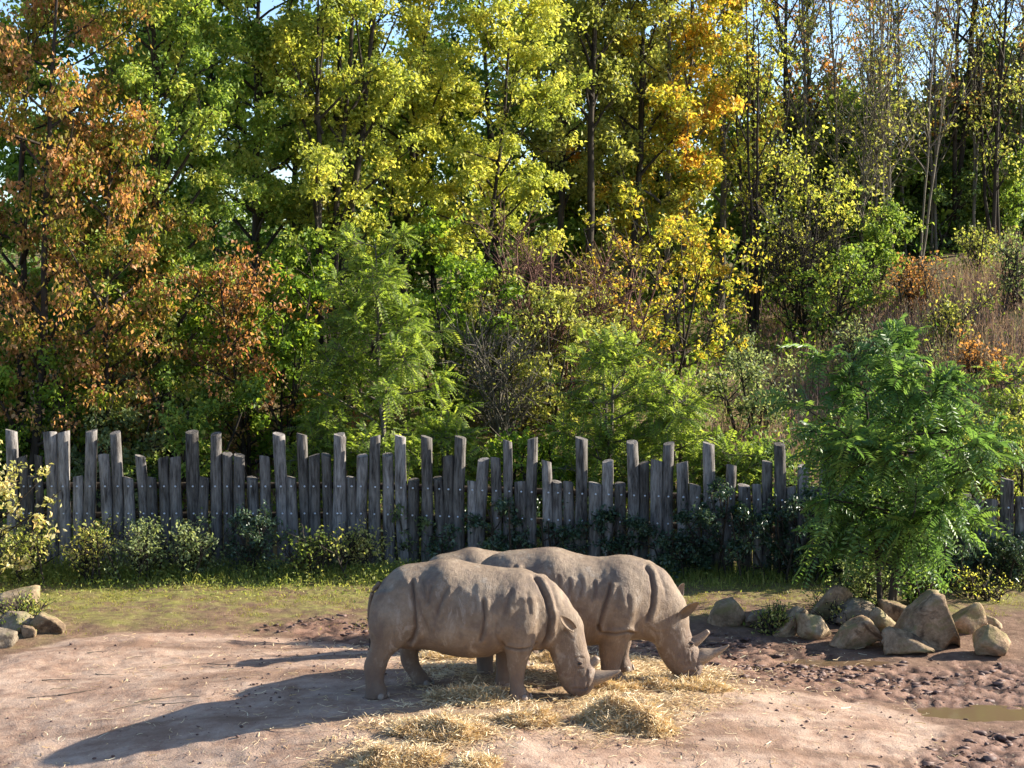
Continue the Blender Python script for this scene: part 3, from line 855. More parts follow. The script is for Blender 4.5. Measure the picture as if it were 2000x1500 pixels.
# bolts share one mesh
a = np.linspace(0, 2 * np.pi, 8, endpoint=False)
Vb = np.concatenate([np.stack([.021 * np.cos(a), np.zeros(8), .021 * np.sin(a)], 1), np.stack([.015 * np.cos(a), np.full(8, -.022), .015 * np.sin(a)], 1), [[0, -.026, 0]]])
i = np.arange(8)
boltme = mesh_np('bolt', Vb, [np.stack([i, (i + 1) % 8, 8 + (i + 1) % 8, 8 + i], 1), np.stack([8 + i, 8 + (i + 1) % 8, np.full(8, 16)], 1)], smooth=True)
rf = np.random.default_rng(21)
for k, (xl, xr, tp) in enumerate(sorted(posts)):
    pc = (xl + xr) / 2
    Y = fence_y(pc) + rf.uniform(-.02, .02)
    top = at(pc, tp, Y)
    rad = (xr - xl) / 2 / FPX * Y * 1.05
    gz_ = ground_z(top[0], Y)
    Hh = top[2] - gz_ + 0.15
    nseg, sides = 14, 14
    zz = np.concatenate([np.linspace(0, 1, nseg) * Hh, [Hh + .004]])
    lean = rf.normal(0, .018, 2)
    bend = rf.normal(0, .025, 2)
    if k == 9:
        lean[0] = .055
    V = []
    ph = rf.uniform(0, 100)
    aa = np.linspace(0, 2 * np.pi, sides, endpoint=False)
    for q_, z_ in enumerate(zz):
        u = min(1, z_ / Hh)
        r_ = rad * (1.05 - 0.10 * u) * (0.985 if q_ == len(zz) - 1 else 1.0)
        rr = r_ * (1 + 0.09 * vnoise(np.stack([np.cos(aa) * 1.2 + ph, np.sin(aa) * 1.2, np.full(sides, z_ * 1.1)], 1), 3)
                   + 0.05 * vnoise(np.stack([np.cos(aa) * 3 + ph, np.sin(aa) * 3, np.full(sides, z_ * 2.5)], 1), 9))
        cx_ = lean[0] * (u - 1) * Hh + bend[0] * math.sin(u * math.pi) * 1.0
        cy_ = lean[1] * (u - 1) * Hh * 0.4 + bend[1] * math.sin(u * math.pi) * 0.3
        slant = 0.03 * np.cos(aa + ph) if q_ >= len(zz) - 2 else 0
        V.append(np.stack([cx_ + rr * np.cos(aa), cy_ + rr * np.sin(aa), np.full(sides, z_) + slant], 1))
    V = np.concatenate(V + [V[-1] + np.array([0, 0, .001]), [V[-1].mean(0)]])
    idx = np.arange(len(zz) * sides).reshape(len(zz), sides)
    Qp = np.stack([idx[:-1], np.roll(idx[:-1], -1, 1), np.roll(idx[1:], -1, 1), idx[1:]], -1).reshape(-1, 4)
    cap = np.arange(sides) + len(zz) * sides
    Tp = np.stack([cap, np.roll(cap, -1), np.full(sides, (len(zz) + 1) * sides)], 1)
    me = mesh_np('post', V, [Qp, Tp], smooth=True)
    loc = np.array([top[0], Y, gz_ - 0.15])
    po = link('post', me, M['log'], fence, loc - FO)
    for row in (950 + max(0, pc - 700) * .033, 1003 + max(0, pc - 700) * .033):
        zb = at(pc, row, Y - rad)[2] - loc[2]
        if zb < Hh - 0.05:
            u = zb / Hh
            link('bolt', boltme, M['bolt'], po, (lean[0] * (u - 1) * Hh + bend[0] * math.sin(u * math.pi) + rf.uniform(-.01, .03), -rad * 0.99, zb))
for row in (948, 1006):
    P = np.array([at(px, row + max(0, px - 700) * .033, fence_y(px) + .17) for px in np.linspace(-60, 2060, 30)])
    Vr, Qr = tubes(P[None] - FO, np.full((1, 30), .065), 8)
    link('rail', mesh_np('rail', Vr, Qr, smooth=True), M['bark_dark'], fence)

# ------------------------------------------------------------------ vegetation generators
def leaf_quads(C, axis, nrm, L, W, fold=0.25):
    """folded diamond leaves as two triangles: C base (n,3), axis, nrm unit vectors, L, W sizes"""
    side = unit(np.cross(axis, nrm))
    nn = unit(np.cross(side, axis))
    mid = C + axis * (L * 0.48)[:, None]
    v0 = C
    v1 = mid + side * (W * 0.5)[:, None] + nn * (W * fold)[:, None]
    v2 = C + axis * L[:, None] - nn * (L * 0.12)[:, None]
    v3 = mid - side * (W * 0.5)[:, None] + nn * (W * fold)[:, None]
    V = np.stack([v0, v1, v2, v3], 1).reshape(-1, 3)
    k = np.arange(len(C)) * 4
    F = np.stack([np.stack([k, k + 1, k + 2], 1), np.stack([k, k + 2, k + 3], 1)], 1).reshape(-1, 3)
    return V, F

def grow(rng, H, r0, stems=1, splay=0.12, lo=0.15, nlimb=26, elev=(25, 60), width=3.0, shape='oval', twig=6, twig_len=1.0, wob=0.05, root_spread=0.1, lean=(0, 0)):
    """skeleton of a tree: stem, limb and twig polylines"""
    K = 12
    S = np.zeros((stems, K, 3))
    SR = np.zeros((stems, K))
    for s in range(stems):
        hh = H * (1 if s == 0 else rng.uniform(.7, .98))
        az = rng.uniform(0, 2 * np.pi)
        d = np.array([math.cos(az), math.sin(az)]) * (splay * rng.uniform(.5, 1.2) if stems > 1 else splay * .4)
        u = np.linspace(0, 1, K)
        walk = np.cumsum(rng.normal(0, wob, (K, 2)), 0) * hh * 0.06
        S[s, :, 0] = u * hh * d[0] + walk[:, 0] + lean[0] * u * hh
        S[s, :, 1] = u * hh * d[1] + walk[:, 1] + lean[1] * u * hh
        if stems > 1:
            S[s, :, :2] += rng.normal(0, root_spread, 2)
        S[s, :, 2] = u * hh - 0.1
        rr = r0 * (1 if stems == 1 else rng.uniform(.55, .9))
        SR[s] = rr * (1 - u) ** 0.8 + 0.012
        SR[s, 0] *= 1.25
    KL = 6
    Lp, Lr = [], []
    for i in range(nlimb):
        s = rng.integers(stems)
        u = lo + (0.985 - lo) * ((i + rng.uniform(0, 1)) / nlimb)
        f = u * (K - 1)
        j = min(int(f), K - 2)
        base = S[s, j] * (1 - (f - j)) + S[s, j + 1] * (f - j)
        br = SR[s, j]
        v = (u - lo) / (1 - lo)
        prof = {'oval': math.sin(math.pi * min(1, 0.22 + 0.70 * v)) ** 0.8, 'cone': 1.05 - 0.85 * v, 'vase': 0.45 + 0.6 * math.sin(math.pi * min(1, .1 + .75 * v)),
                'column': 0.8 * (1 - v) ** 0.25 + .1}[shape]
        ln = width * prof * rng.uniform(.65, 1.15)
        az = i * 2.399 + rng.uniform(-.5, .5)
        e0 = math.radians(rng.uniform(*elev))
        d = np.array([math.cos(az) * math.cos(e0), math.sin(az) * math.cos(e0), math.sin(e0)])
        tq = np.linspace(0, 1, KL)
        curve = np.zeros((KL, 3))
        curve[:, 2] = 0.12 * ln * tq ** 2 * rng.uniform(-1, 1.2)
        P = base + d * ln * tq[:, None] + curve + np.cumsum(rng.normal(0, .03, (KL, 3)), 0) * ln * .5
        Lp.append(P)
        Lr.append((min(br * .55, .02 + ln * .016)) * (1 - tq) ** 0.8 + .006)
    Lp, Lr = np.array(Lp).reshape(-1, KL, 3), np.array(Lr).reshape(-1, KL)
    nT = len(Lp) * twig
    li = np.repeat(np.arange(len(Lp)), twig)
    f = rng.uniform(.2, 1.0, nT) * (KL - 1.001)
    j = f.astype(int)
    fr = (f - j)[:, None]
    tb = Lp[li, j] * (1 - fr) + Lp[li, j + 1] * fr
    td = unit(Lp[li, j + 1] - Lp[li, j]) + rng.normal(0, .75, (nT, 3)) + np.array([0, 0, .2])
    td = unit(td)
    tl = twig_len * rng.uniform(.4, 1.2, nT)
    tq = np.linspace(0, 1, 4)
    Tp = tb[:, None] + td[:, None] * (tl[:, None] * tq)[..., None] + np.cumsum(rng.normal(0, .05, (nT, 4, 3)), 1) * tl[:, None, None] * .6
    Tr = np.tile(np.array([.011, .009, .006, .003]), (nT, 1))
    return S, SR, Lp, Lr, Tp, Tr

def leaves_on(rng, Tp, n, size, sd=.14, droop=0.0, clump_tint=.25, tint0=.5, grad=None):
    nT = len(Tp)
    # clumps: several per twig, leaves gathered round each
    nc = nT * 2
    ci = rng.integers(nT, size=nc)
    cu = rng.uniform(.25, 1.0, nc) * 2.999
    j = cu.astype(int)
    fr = (cu - j)[:, None]
    cc = Tp[ci, j] * (1 - fr) + Tp[ci, j + 1] * fr
    ctint = tint0 + clump_tint * rng.normal(0, 1, nc)
    if grad is not None:
        ctint = ctint + grad(cc)
    wts = rng.uniform(.2, 1, nc)
    k = rng.choice(nc, size=n, p=wts / wts.sum())
    C = cc[k] + rng.normal(0, sd, (n, 3)) * np.array([1, 1, .75])
    axis = unit(rng.normal(0, 1, (n, 3)) + np.array([0, 0, -.25 - 2.0 * droop]))
    nrm = unit(rng.normal(0, .75, (n, 3)) + np.array([0, 0, 1.0 - droop]))
    L = size * rng.uniform(.65, 1.3, n)
    V, F = leaf_quads(C, axis, nrm, L, L * rng.uniform(.5, .75, n))
    tint = np.clip(ctint[k] + rng.normal(0, .13, n), 0, 1)
    return V, F, np.repeat(tint, 2)

def compound_on(rng, Tp, n, length, pairs=9, leaflet=.1, lw=.32, droop=.35, tint0=.5):
    """feathery leaves: rachis with paired leaflets"""
    nT = len(Tp)
    ci = rng.integers(nT, size=n)
    cu = rng.uniform(.15, 1.0, n) * 2.999
    j = cu.astype(int)
    fr = (cu - j)[:, None]
    B = Tp[ci, j] * (1 - fr) + Tp[ci, j + 1] * fr
    out_ = unit(Tp[ci, 3] - Tp[ci, 0])
    d = unit(out_ * .6 + rng.normal(0, .6, (n, 3)) + np.array([0, 0, .12]))
    L = length * rng.uniform(.65, 1.2, n)
    up = unit(np.cross(np.cross(d, np.array([0, 0, 1.0])), d) + rng.normal(0, .25, (n, 3)))
    Vs, Fs, Ts, off = [], [], [], 0
    tb = np.clip(tint0 + .2 * rng.normal(0, 1, n), 0, 1)
    for q_ in range(pairs):
        u = (q_ + 1.2) / (pairs + .6)
        P = B + d * (L * u)[:, None] - np.array([0, 0, 1.0]) * (droop * L * u * u)[:, None]
        dd = unit(d - np.array([0, 0, 1.0]) * (2 * droop * u))
        sd_ = unit(np.cross(dd, up))
        sz = leaflet * (0.65 + .5 * math.sin(math.pi * min(1, u * .95)))
        for s in (-1, 1):
            axs = unit(sd_ * s * 1.0 + dd * .35 - up * .22 + rng.normal(0, .12, (n, 3)))
            V, F = leaf_quads(P, axs, up, np.full(n, sz) * L / length, np.full(n, sz * lw), .15)
            Vs.append(V)
            Fs.append(F + off)
            off += len(V)
            Ts.append(np.repeat(np.clip(tb + rng.normal(0, .06, n), 0, 1), 2))
    K = 4
    tq = np.linspace(0, 1, K)
    RP = B[:, None] + d[:, None] * (L[:, None] * tq)[..., None] - np.array([0, 0, 1.0]) * (droop * L[:, None] * tq ** 2)[..., None]
    return np.concatenate(Vs), np.concatenate(Fs), np.concatenate(Ts), RP

def build_tree(name, label, cat, px, Y, seed, leafmat, n_leaf, size, barkmat='bark_dark', group=None, sd=.14, droop=0., tint0=.5, ct=.22, grad=None, compound=None, dz=0.0, xoff=0.0, sides=6, **kw):
    rng = np.random.default_rng(seed)
    x = (px - 1000) / FPX * (Y * CP + 1.0) + xoff
    loc = (x, Y, ground_z(x, Y) + dz)
    S, SR, Lp, Lr, Tp, Tr = grow(rng, **kw)
    root = empty(name, loc)
    tag(root, label, cat, group)
    parts = [tubes(S, SR, max(sides, 6) + 2)]
    trunk_nm = 'trunk' if kw.get('stems', 1) == 1 and cat == 'tree' else ('trunk' if cat == 'tree' else 'stems')
    parts.append(tubes(Lp, Lr, sides - 1))
    V, F = join(parts)
    link(trunk_nm, mesh_np(trunk_nm, V, F, smooth=True), M[barkmat], root)
    tw = [tubes(Tp[:, [0, 2, 3]], Tr[:, [0, 2, 3]], 3)]
    if compound:
        V, F, T, RP = compound_on(rng, Tp, n_leaf, tint0=tint0, **compound)
        tw.append(tubes(RP, np.tile([.006, .005, .004, .002], (len(RP), 1)), 3))
        link('crown', mesh_np('crown', V, F, {'tint': ('FACE', T)}), M[leafmat], root)
    elif n_leaf:
        V, F, T = leaves_on(rng, Tp, n_leaf, size, sd, droop, ct, tint0, grad)
        link('crown', mesh_np('crown', V, F, {'tint': ('FACE', T)}), M[leafmat], root)
    V, F = join(tw)
    tag(link('twigs', mesh_np('twigs', V, F), M[barkmat], root), kind='stuff')
    return root

# ------------------------------------------------------------------ the wood on the hillside
def T(px, Y, H, mat, n, size, label, seed, **kw):
    d = dict(r0=.16, stems=1, nlimb=30, width=2.6, twig=7, twig_len=1.0, lo=.12, elev=(15, 60), group='trees of the autumn wood')
    d.update(kw)
    # the edge of the wood runs back towards the right, facing the sun
    Yn = Y + float(np.interp(px, [0, 345, 505, 632, 790, 925, 1138, 1305, 1464, 2000], [-3, -4, -4, -2, -.5, 2, 4, 6, 7.5, 10])) * (1.0 if Y < 48 else .8) * (1.0 if Y > 37 else 0.0)
    s = Yn / Y
    H *= s
    size *= s * (.80 if Y < 48 else 1.0)
    n = int(n * (1.0 if Y >= 48 or n < 4000 else 1.95))
    d['r0'] *= .62
    for k_ in ('width', 'twig_len', 'sd'):
        if k_ in d:
            d[k_] *= s
    Y = Yn
    return build_tree('autumn_tree' if mat in ('rust', 'redrust', 'gold', 'lime', 'brown') else 'leafy_tree', label, 'tree', px, Y, seed, mat, n, size, H=H, **d)

T(62, 38.2, 13.5, 'rust', 9500, .155, 'tall tree hung with rust-brown leaves, dark forked trunk, beside the pale-leaved shrub', 101, droop=.7, tint0=.44, stems=2, width=2.9, nlimb=46, r0=.17, ct=.3, sd=.17)
T(205, 39.0, 9.2, 'rust', 6200, .15, 'shorter tree with orange-brown drooping leaf clusters, between the tall rust tree and a green maple', 102, droop=.7, tint0=.44, width=2.4, nlimb=34, ct=.32, sd=.17, r0=.12)
T(345, 41.0, 14, 'green', 19000, .15, 'tall green maple with straight dark trunk and a leaning side limb', 103, width=3.0, nlimb=46, r0=.2, tint0=.72, elev=(25, 65))
T(505, 44.0, 14, 'green', 17000, .16, 'dense green maple growing behind the small red-brown tree', 104, width=2.9, nlimb=44, r0=.18, tint0=.75)
T(480, 36.6, 4.9, 'redrust', 3600, .135, 'small tree with red-brown leaves rising just behind the log fence', 105, width=1.9, nlimb=26, stems=3, r0=.08, droop=.5, tint0=.5, ct=.3, lo=.08)
T(632, 41.5, 14.5, 'lime', 17000, .15, 'tall yellow-green tree with several steep dark stems', 106, stems=4, width=2.9, nlimb=48, r0=.2, splay=.16, elev=(35, 70), tint0=.55, lo=.28, ct=.25)
T(790, 43.5, 14, 'lime', 17000, .155, 'broad bright yellow-green tree above the feathery locust shrub', 107, stems=2, width=3.2, nlimb=46, r0=.2, elev=(15, 60), tint0=.68, lo=.22)
T(925, 40.0, 10.4, 'lime', 10500, .145, 'slender leaning tree with bright lime foliage and thin trunk', 108, width=2.3, nlimb=30, r0=.10, tint0=.55, lean=(.06, .03), lo=.25)
T(975, 49, 13.0, 'green', 9000, .17, 'dark green tree showing between lime crowns and the bare-trunked tree', 109, width=2.5, nlimb=34, tint0=.35)
T(1080, 44, 14, 'olive', 12500, .155, 'tall olive-green tree behind the bare dark trunk', 110, width=2.6, nlimb=40, tint0=.65, lo=.25, elev=(35, 70))
T(1138, 41.2, 13.5, 'olive', 4600, .14, 'tree with straight bare dark trunk and thin olive upper leaves', 111, width=2.1, nlimb=34, r0=.19, lo=.42, elev=(45, 72), tint0=.5)
T(1215, 42, 13.5, 'olive', 8500, .15, 'olive-green tree standing between the bare dark trunk and the golden one', 112, width=2.3, nlimb=36, lo=.2, elev=(30, 70), tint0=.6)
T(1305, 41.6, 14, 'gold', 17000, .15, 'golden tree with orange leaf clusters and upright grey-brown trunk', 113, stems=2, splay=.08, width=2.6, nlimb=50, r0=.16, elev=(30, 70), tint0=.5, ct=.3, lo=.1, barkmat='bark_grey', grad=lambda c: .12 * np.sin(c[:, 2] * 1.1))
T(1400, 45, 13.5, 'gold', 9500, .15, 'yellow tree with orange top growing behind the dark many-stemmed tree', 114, width=2.4, nlimb=40, tint0=.42, ct=.3, elev=(35, 70), lo=.2, barkmat='bark_grey')
T(1464, 41.0, 9.2, 'lime', 1900, .13, 'many-stemmed upright dark tree with few yellow leaves', 115, stems=6, splay=.13, width=1.5, nlimb=44, r0=.12, elev=(50, 78), lo=.25, tint0=.5, root_spread=.06)
T(1520, 47, 12.5, 'olive', 3900, .15, 'thin-crowned olive-yellow tree beside the bare pale saplings', 116, width=2.3, nlimb=36, tint0=.35, elev=(35, 70), lo=.15)
T(1548, 41, 4.2, 'lime', 2600, .13, 'low yellow-leaved young tree on the slope below the saplings', 117, width=1.6, nlimb=24, r0=.06, tint0=.6, lo=.1)
for q_, (px, Y, H, lab, st) in enumerate([(1626, 43, 12.0, 'tall bare sapling with straight pale stem and fine twigs', 1), (1733, 42.4, 10.2, 'bare pale sapling forking low into several stems', 3),
                                          (1668, 42.2, 6.2, 'short bare pale sapling between two taller saplings', 1), (1786, 44, 10.8, 'bare grey sapling at the edge of the dry grass slope', 2)]):
    T(px, Y, H, 'olive', 900, .12, lab, 130 + q_, stems=st, splay=.12, width=1.9, nlimb=34, r0=.06, elev=(45, 75), lo=.3, barkmat='bark_pale', twig=8, twig_len=.9, group='bare saplings on the slope')
T(1850, 46.5, 13.5, 'brown', 2600, .14, 'tall nearly bare tree with scattered brown leaves and stout trunk', 140, stems=2, splay=.05, width=3.0, nlimb=44, r0=.2, elev=(35, 68), lo=.2, barkmat='bark_dark')
T(1925, 45.5, 11.5, 'olive', 2200, .135, 'thin dark-stemmed tree with sparse olive leaves above the dry grass', 141, stems=3, splay=.07, width=2.2, nlimb=40, r0=.13, elev=(45, 72), lo=.15)
T(1998, 47, 12, 'brown', 2400, .14, 'sparse brown-leaved tree at the top of the dry grass slope', 142, stems=2, width=2.3, nlimb=36, r0=.13, elev=(40, 70), lo=.2)
T(1590, 50, 13.5, 'brown', 3000, .14, 'tall thin tree with brown leaf tufts behind the tallest sapling', 143, stems=2, width=2.5, nlimb=38, r0=.15, elev=(40, 70), lo=.35)
T(1700, 52, 13, 'brown', 2400, .14, 'slender bare-topped tree with a haze of brown twigs', 144, stems=2, width=2.6, nlimb=40, r0=.14, elev=(45, 72), lo=.3, barkmat='bark_grey')
# denser dark trees further back
far = [(20, 48, 12, 'midgreen', 8500, 'green tree behind the tall rust tree'), (140, 50, 12.5, 'green', 8000, 'green tree filling the gap between two rust-brown trees'), (285, 49, 13, 'green', 8500, 'green tree behind the orange-brown clusters'),
       (420, 51, 12, 'midgreen', 8500, 'leafy tree between two green maples'), (575, 52, 9.5, 'green', 8000, 'leafy tree behind the many-stemmed yellow-green tree'), (700, 53, 8.5, 'midgreen', 7000, 'shaded tree behind the bright yellow-green crowns'),
       (850, 52, 8.0, 'midgreen', 7000, 'leafy tree behind the slender lime tree'), (1030, 53, 8.5, 'green', 7500, 'green tree in the back row beyond the olive one'), (1165, 52, 8, 'olive', 6500, 'olive tree in the back row beyond the bare dark trunk'),
       (1290, 53, 7.5, 'olive', 6000, 'olive tree in the back row beyond the golden tree'), (1430, 53, 6.5, 'green', 5500, 'green tree low behind the many-stemmed upright tree'), (1560, 52, 5.6, 'green', 5200, 'low green tree behind the yellow-leaved young tree'),
       (1655, 50, 4.8, 'green', 5200, 'low leafy tree behind the pale saplings'), (1760, 51, 4.4, 'green', 5200, 'low green tree behind the forked sapling'), (1850, 52, 4.8, 'dark', 5200, 'low dark tree behind the stout nearly bare trunk'), (1960, 51, 5.6, 'dark', 6500, 'dark tree above the dry grass slope')]
for q_, (px, Y, H, mt, n, lab) in enumerate(far):
    T(px, Y, H, mt, n, .25, lab, 160 + q_, width=2.6 if H > 8 else 2.3, nlimb=28, twig=4, sd=.25, lo=.02, elev=(-5, 55), shape='column', sides=5, group='trees at the back of the wood')

# ------------------------------------------------------------------ shrubs behind the fence
def SH(px, Y, H, mat, n, size, label, seed, **kw):
    d = dict(r0=.04, stems=5, splay=.35, nlimb=30, width=H * .45, twig=6, twig_len=.5, lo=.05, elev=(10, 60), root_spread=.2, sd=.1, sides=5, group='shrubs behind the fence')
    d.update(kw)
    return build_tree(d.pop('nm', 'shrub'), label, 'shrub', px, Y, seed, mat, n, size, H=H, **d)

SH(15, 35.6, 3.6, 'midgreen', 4200, .12, 'green shrub behind the fence where the pale-leaved shrub overlaps it', 201)
SH(235, 35.2, 2.9, 'grey', 6000, .105, 'grey-green bush behind the fence below the orange-brown leaf clusters', 202, width=1.6)
SH(120, 36, 3.0, 'midgreen', 4200, .12, 'green bush at the foot of the tall rust-leaved tree', 203)
SH(385, 35.4, 3.0, 'green', 5200, .115, 'rounded green bush beside the small red-brown tree', 204)
SH(575, 37, 4.2, 'midgreen', 5600, .12, 'tall green bush between the red-brown tree and the feathery shrub', 205)
SH(320, 38, 4.2, 'midgreen', 5200, .125, 'bushy green growth at the foot of the straight green maple', 206)
SH(660, 39, 5.5, 'midgreen', 6000, .13, 'green bush below the many-stemmed yellow-green tree', 207)
SH(880, 38.5, 4.0, 'midgreen', 4800, .12, 'green bush below the slender lime tree', 208)
SH(1010, 39, 3.4, 'olive', 3800, .11, 'olive bush behind the grey dead twigs', 209)
SH(1095, 38.5, 3.6, 'olive', 4200, .11, 'olive bush at the foot of the bare dark trunk', 210)
SH(1215, 42, 4.4, 'gold', 2300, .12, 'golden bush between the bare dark trunk and the golden tree', 211)
SH(1335, 44, 4.8, 'gold', 2300, .125, 'yellow bush at the foot of the golden tree', 212, tint0=.4)
SH(1455, 39, 2.0, 'grey', 2600, .10, 'pale grey-green bush at the foot of the many-stemmed tree', 213)
SH(1610, 47, 2.8, 'green', 2600, .12, 'green bush among the pale saplings', 214)
SH(1690, 50, 3.2, 'green', 4200, .12, 'green bush below the forked pale sapling', 215)
SH(1830, 56, 3.2, 'dark', 4500, .13, 'dark bush at the crest of the dry grass slope', 216)
SH(1930, 57, 3.2, 'green', 4500, .13, 'green bush at the crest of the dry grass slope', 217)
SH(1975, 33.4, 3.0, 'olive', 2600, .09, 'thin olive shrub with fine stems behind the fence end', 218, stems=7, elev=(40, 75))
SH(1110, 35.2, 1.6, 'midgreen', 2600, .10, 'low green bush between the two feathery locust shrubs', 219)
SH(1010, 34.8, 1.7, 'midgreen', 2600, .10, 'low leafy bush just behind the fence below grey dead twigs', 220)
SH(1500, 34.6, 1.6, 'dark', 2800, .10, 'low dark bush behind the fence below the dry grass', 221)
SH(1890, 34.5, 1.9, 'midgreen', 2800, .10, 'low green bush behind the fence beyond the feathery tree', 222)
for px, Y, H, lab, sd_, bm in [(985, 37.5, 3.3, 'tangle of grey dead twigs beside the slender lime tree', 231, 'bark_grey'), (1075, 39.5, 4.6, 'leafless reddish twig bush left of the bare dark trunk', 232, 'bark_red'),
                               (1175, 40.5, 4.0, 'leafless reddish twig bush right of the bare dark trunk', 233, 'bark_red'), (1560, 48, 4.0, 'leaning bare twig bush by the yellow-leaved young tree', 234, 'bark_dark')]:
    SH(px, Y, H, 'olive', 350, .08, lab, sd_, nm='dead_shrub', stems=8, barkmat=bm, nlimb=60, twig=12, twig_len=.8, elev=(20, 70))

for px, Y, H, mt, n_, lab, sd_ in [(1730, 41, 1.3, 'grey', 900, 'low pale scrub bush on the bank below the forked sapling', 241), (1830, 43, 1.6, 'olive', 1000, 'olive scrub bush halfway up the dry bank', 242),
                                  (1905, 40, 1.2, 'brown', 900, 'brown scrub bush low on the dry bank', 243), (1960, 45, 1.7, 'grey', 1000, 'grey-green scrub bush high on the dry bank', 244), (1780, 47, 1.5, 'brown', 900, 'rust-brown scrub bush near the top of the dry bank', 245),
                                  (1650, 43, 1.5, 'grey', 1000, 'pale scrub bush at the start of the dry bank', 246), (1890, 49, 1.4, 'olive', 900, 'small olive bush under the sparse trees of the bank', 247)]:
    SH(px, Y, H, mt, n_, .10, lab, sd_, stems=8, elev=(30, 75), group='scrub bushes on the dry bank')
for q_, (px, Y, H, lab) in enumerate([(1575, 45, 11, 'slim bare tree beside the thin-crowned olive-yellow one'), (1700, 45, 9.5, 'slim bare tree between the short sapling and the forked one'), (1760, 47, 11, 'slim bare tree rising from the scrub near the bank top'),
                                      (1815, 46, 9, 'slim bare tree on the crest beside the stout nearly bare trunk'), (1885, 48, 11.5, 'slim bare tree between stout trunk and dark-stemmed tree'), (1965, 47, 10, 'slim bare tree at the end of the dry bank')]):
    T(px, Y, H, 'olive', 500, .11, lab, 270 + q_, stems=2, splay=.06, width=1.7, nlimb=34, r0=.075, elev=(48, 76), lo=.25, barkmat='bark_grey', twig=8, twig_len=.9, group='bare saplings on the slope')
loc = dict(length=.42, pairs=8, leaflet=.095, lw=.36, droop=.3)
def LO(px, Y, H, n, label, seed, **kw):
    d = dict(r0=.05, stems=2, splay=.06, nlimb=34, width=H * .42, twig=5, twig_len=.45, lo=.06, elev=(0, 40), shape='cone', sides=5, root_spread=.08, group='feathery locust shrubs behind the fence', barkmat='bark_grey')
    d.update(kw)
    c = dict(loc)
    c.update(d.pop('comp', {}))
    return build_tree(d.pop('nm', 'locust_shrub'), label, d.pop('cat', 'shrub'), px, Y, seed, d.pop('mat', 'locust'), n, 0, compound=c, H=H, **d)
LO(762, 34.9, 6.0, 2600, 'tallest bright green feathery locust shrub behind the fence', 301, width=2.5, nlimb=44)
LO(655, 34.6, 2.6, 700, 'small feathery locust shrub next to the red-brown tree', 302)
LO(880, 34.4, 2.6, 800, 'low feathery locust shrub right beside the tallest one', 303)
LO(1185, 35.0, 3.9, 1150, 'bright feathery locust shrub in front of the reddish twigs', 304, width=1.6)
LO(1320, 34.5, 3.0, 1000, 'feathery locust shrub below the golden tree', 305, width=1.5)
LO(1420, 34.2, 1.9, 500, 'low feathery locust shrub below the dry grass bank', 306, width=1.3)
LO(1960, 36.5, 2.2, 400, 'feathery locust shrub on the dry grass slope', 307, width=1.3)

# ------------------------------------------------------------------ feathery tree in the boulder pile
TY = 27.4
LO(1728, TY, 4.75, 1350, 'young feathery-leaved tree growing out of the boulder pile', 311, nm='feathery_tree', cat='tree', mat='sumac', stems=3, splay=.10, r0=.06, width=1.75, nlimb=34, tint0=.48,
   elev=(0, 45), lo=.18, shape='oval', twig=4, twig_len=.5, group=None, barkmat='bark_dark', comp=dict(length=.62, pairs=10, leaflet=.145, lw=.30, droop=.42))

# ------------------------------------------------------------------ boulders
m, t, p, out = new_mat('boulder_stone')
b = NB(t)
co = b.n('ShaderNodeTexCoord').outputs['Object']
oi = b.n('ShaderNodeObjectInfo').outputs['Random']
vec = b.n('ShaderNodeVectorMath', operation='ADD', inp={0: co, 1: b.n('ShaderNodeCombineXYZ', inp={'X': b.math('MULTIPLY', oi, 31.0), 'Y': b.math('MULTIPLY', oi, 17.0), 'Z': oi}).outputs[0]}).outputs[0]
n1 = b.noise(vec, 3.0, 8, 0.65)
n2 = b.noise(vec, 18, 8, 0.7)
n3 = b.noise(vec, 2.0, 4, 0.6, 1.0)
col = b.ramp(b.math('ADD', b.math('MULTIPLY', n1, 0.6), b.math('MULTIPLY', n2, 0.4)), [(0.32, (.10, .07, .045)), (0.46, (.26, .195, .13)), (0.64, (.50, .40, .29))])
col = b.mix(b.ramp(n3, [(0.5, (0, 0, 0)), (0.62, (.7, .7, .7))]), col, (.20, .20, .085))
col = b.mix(b.ramp(n3, [(0.33, (.85, .85, .85)), (0.43, (0, 0, 0))]), col, (.075, .05, .035))
col = b.mix(1.0, col, b.ramp(oi, [(0.0, (.75, .78, .80)), (0.35, (1.1, .95, .80)), (0.7, (.85, .78, .68)), (1.0, (1.2, 1.15, 1.0))]), 'MULTIPLY')
t.links.new(col, p.inputs['Base Color'])
p.inputs['Roughness'].default_value = 0.85
p.inputs['Specular IOR Level'].default_value = 0.25
t.links.new(b.bump(b.math('ADD', n1, b.math('MULTIPLY', n2, 0.5)), 0.9, 0.05), p.inputs['Normal'])
M['stone'] = m

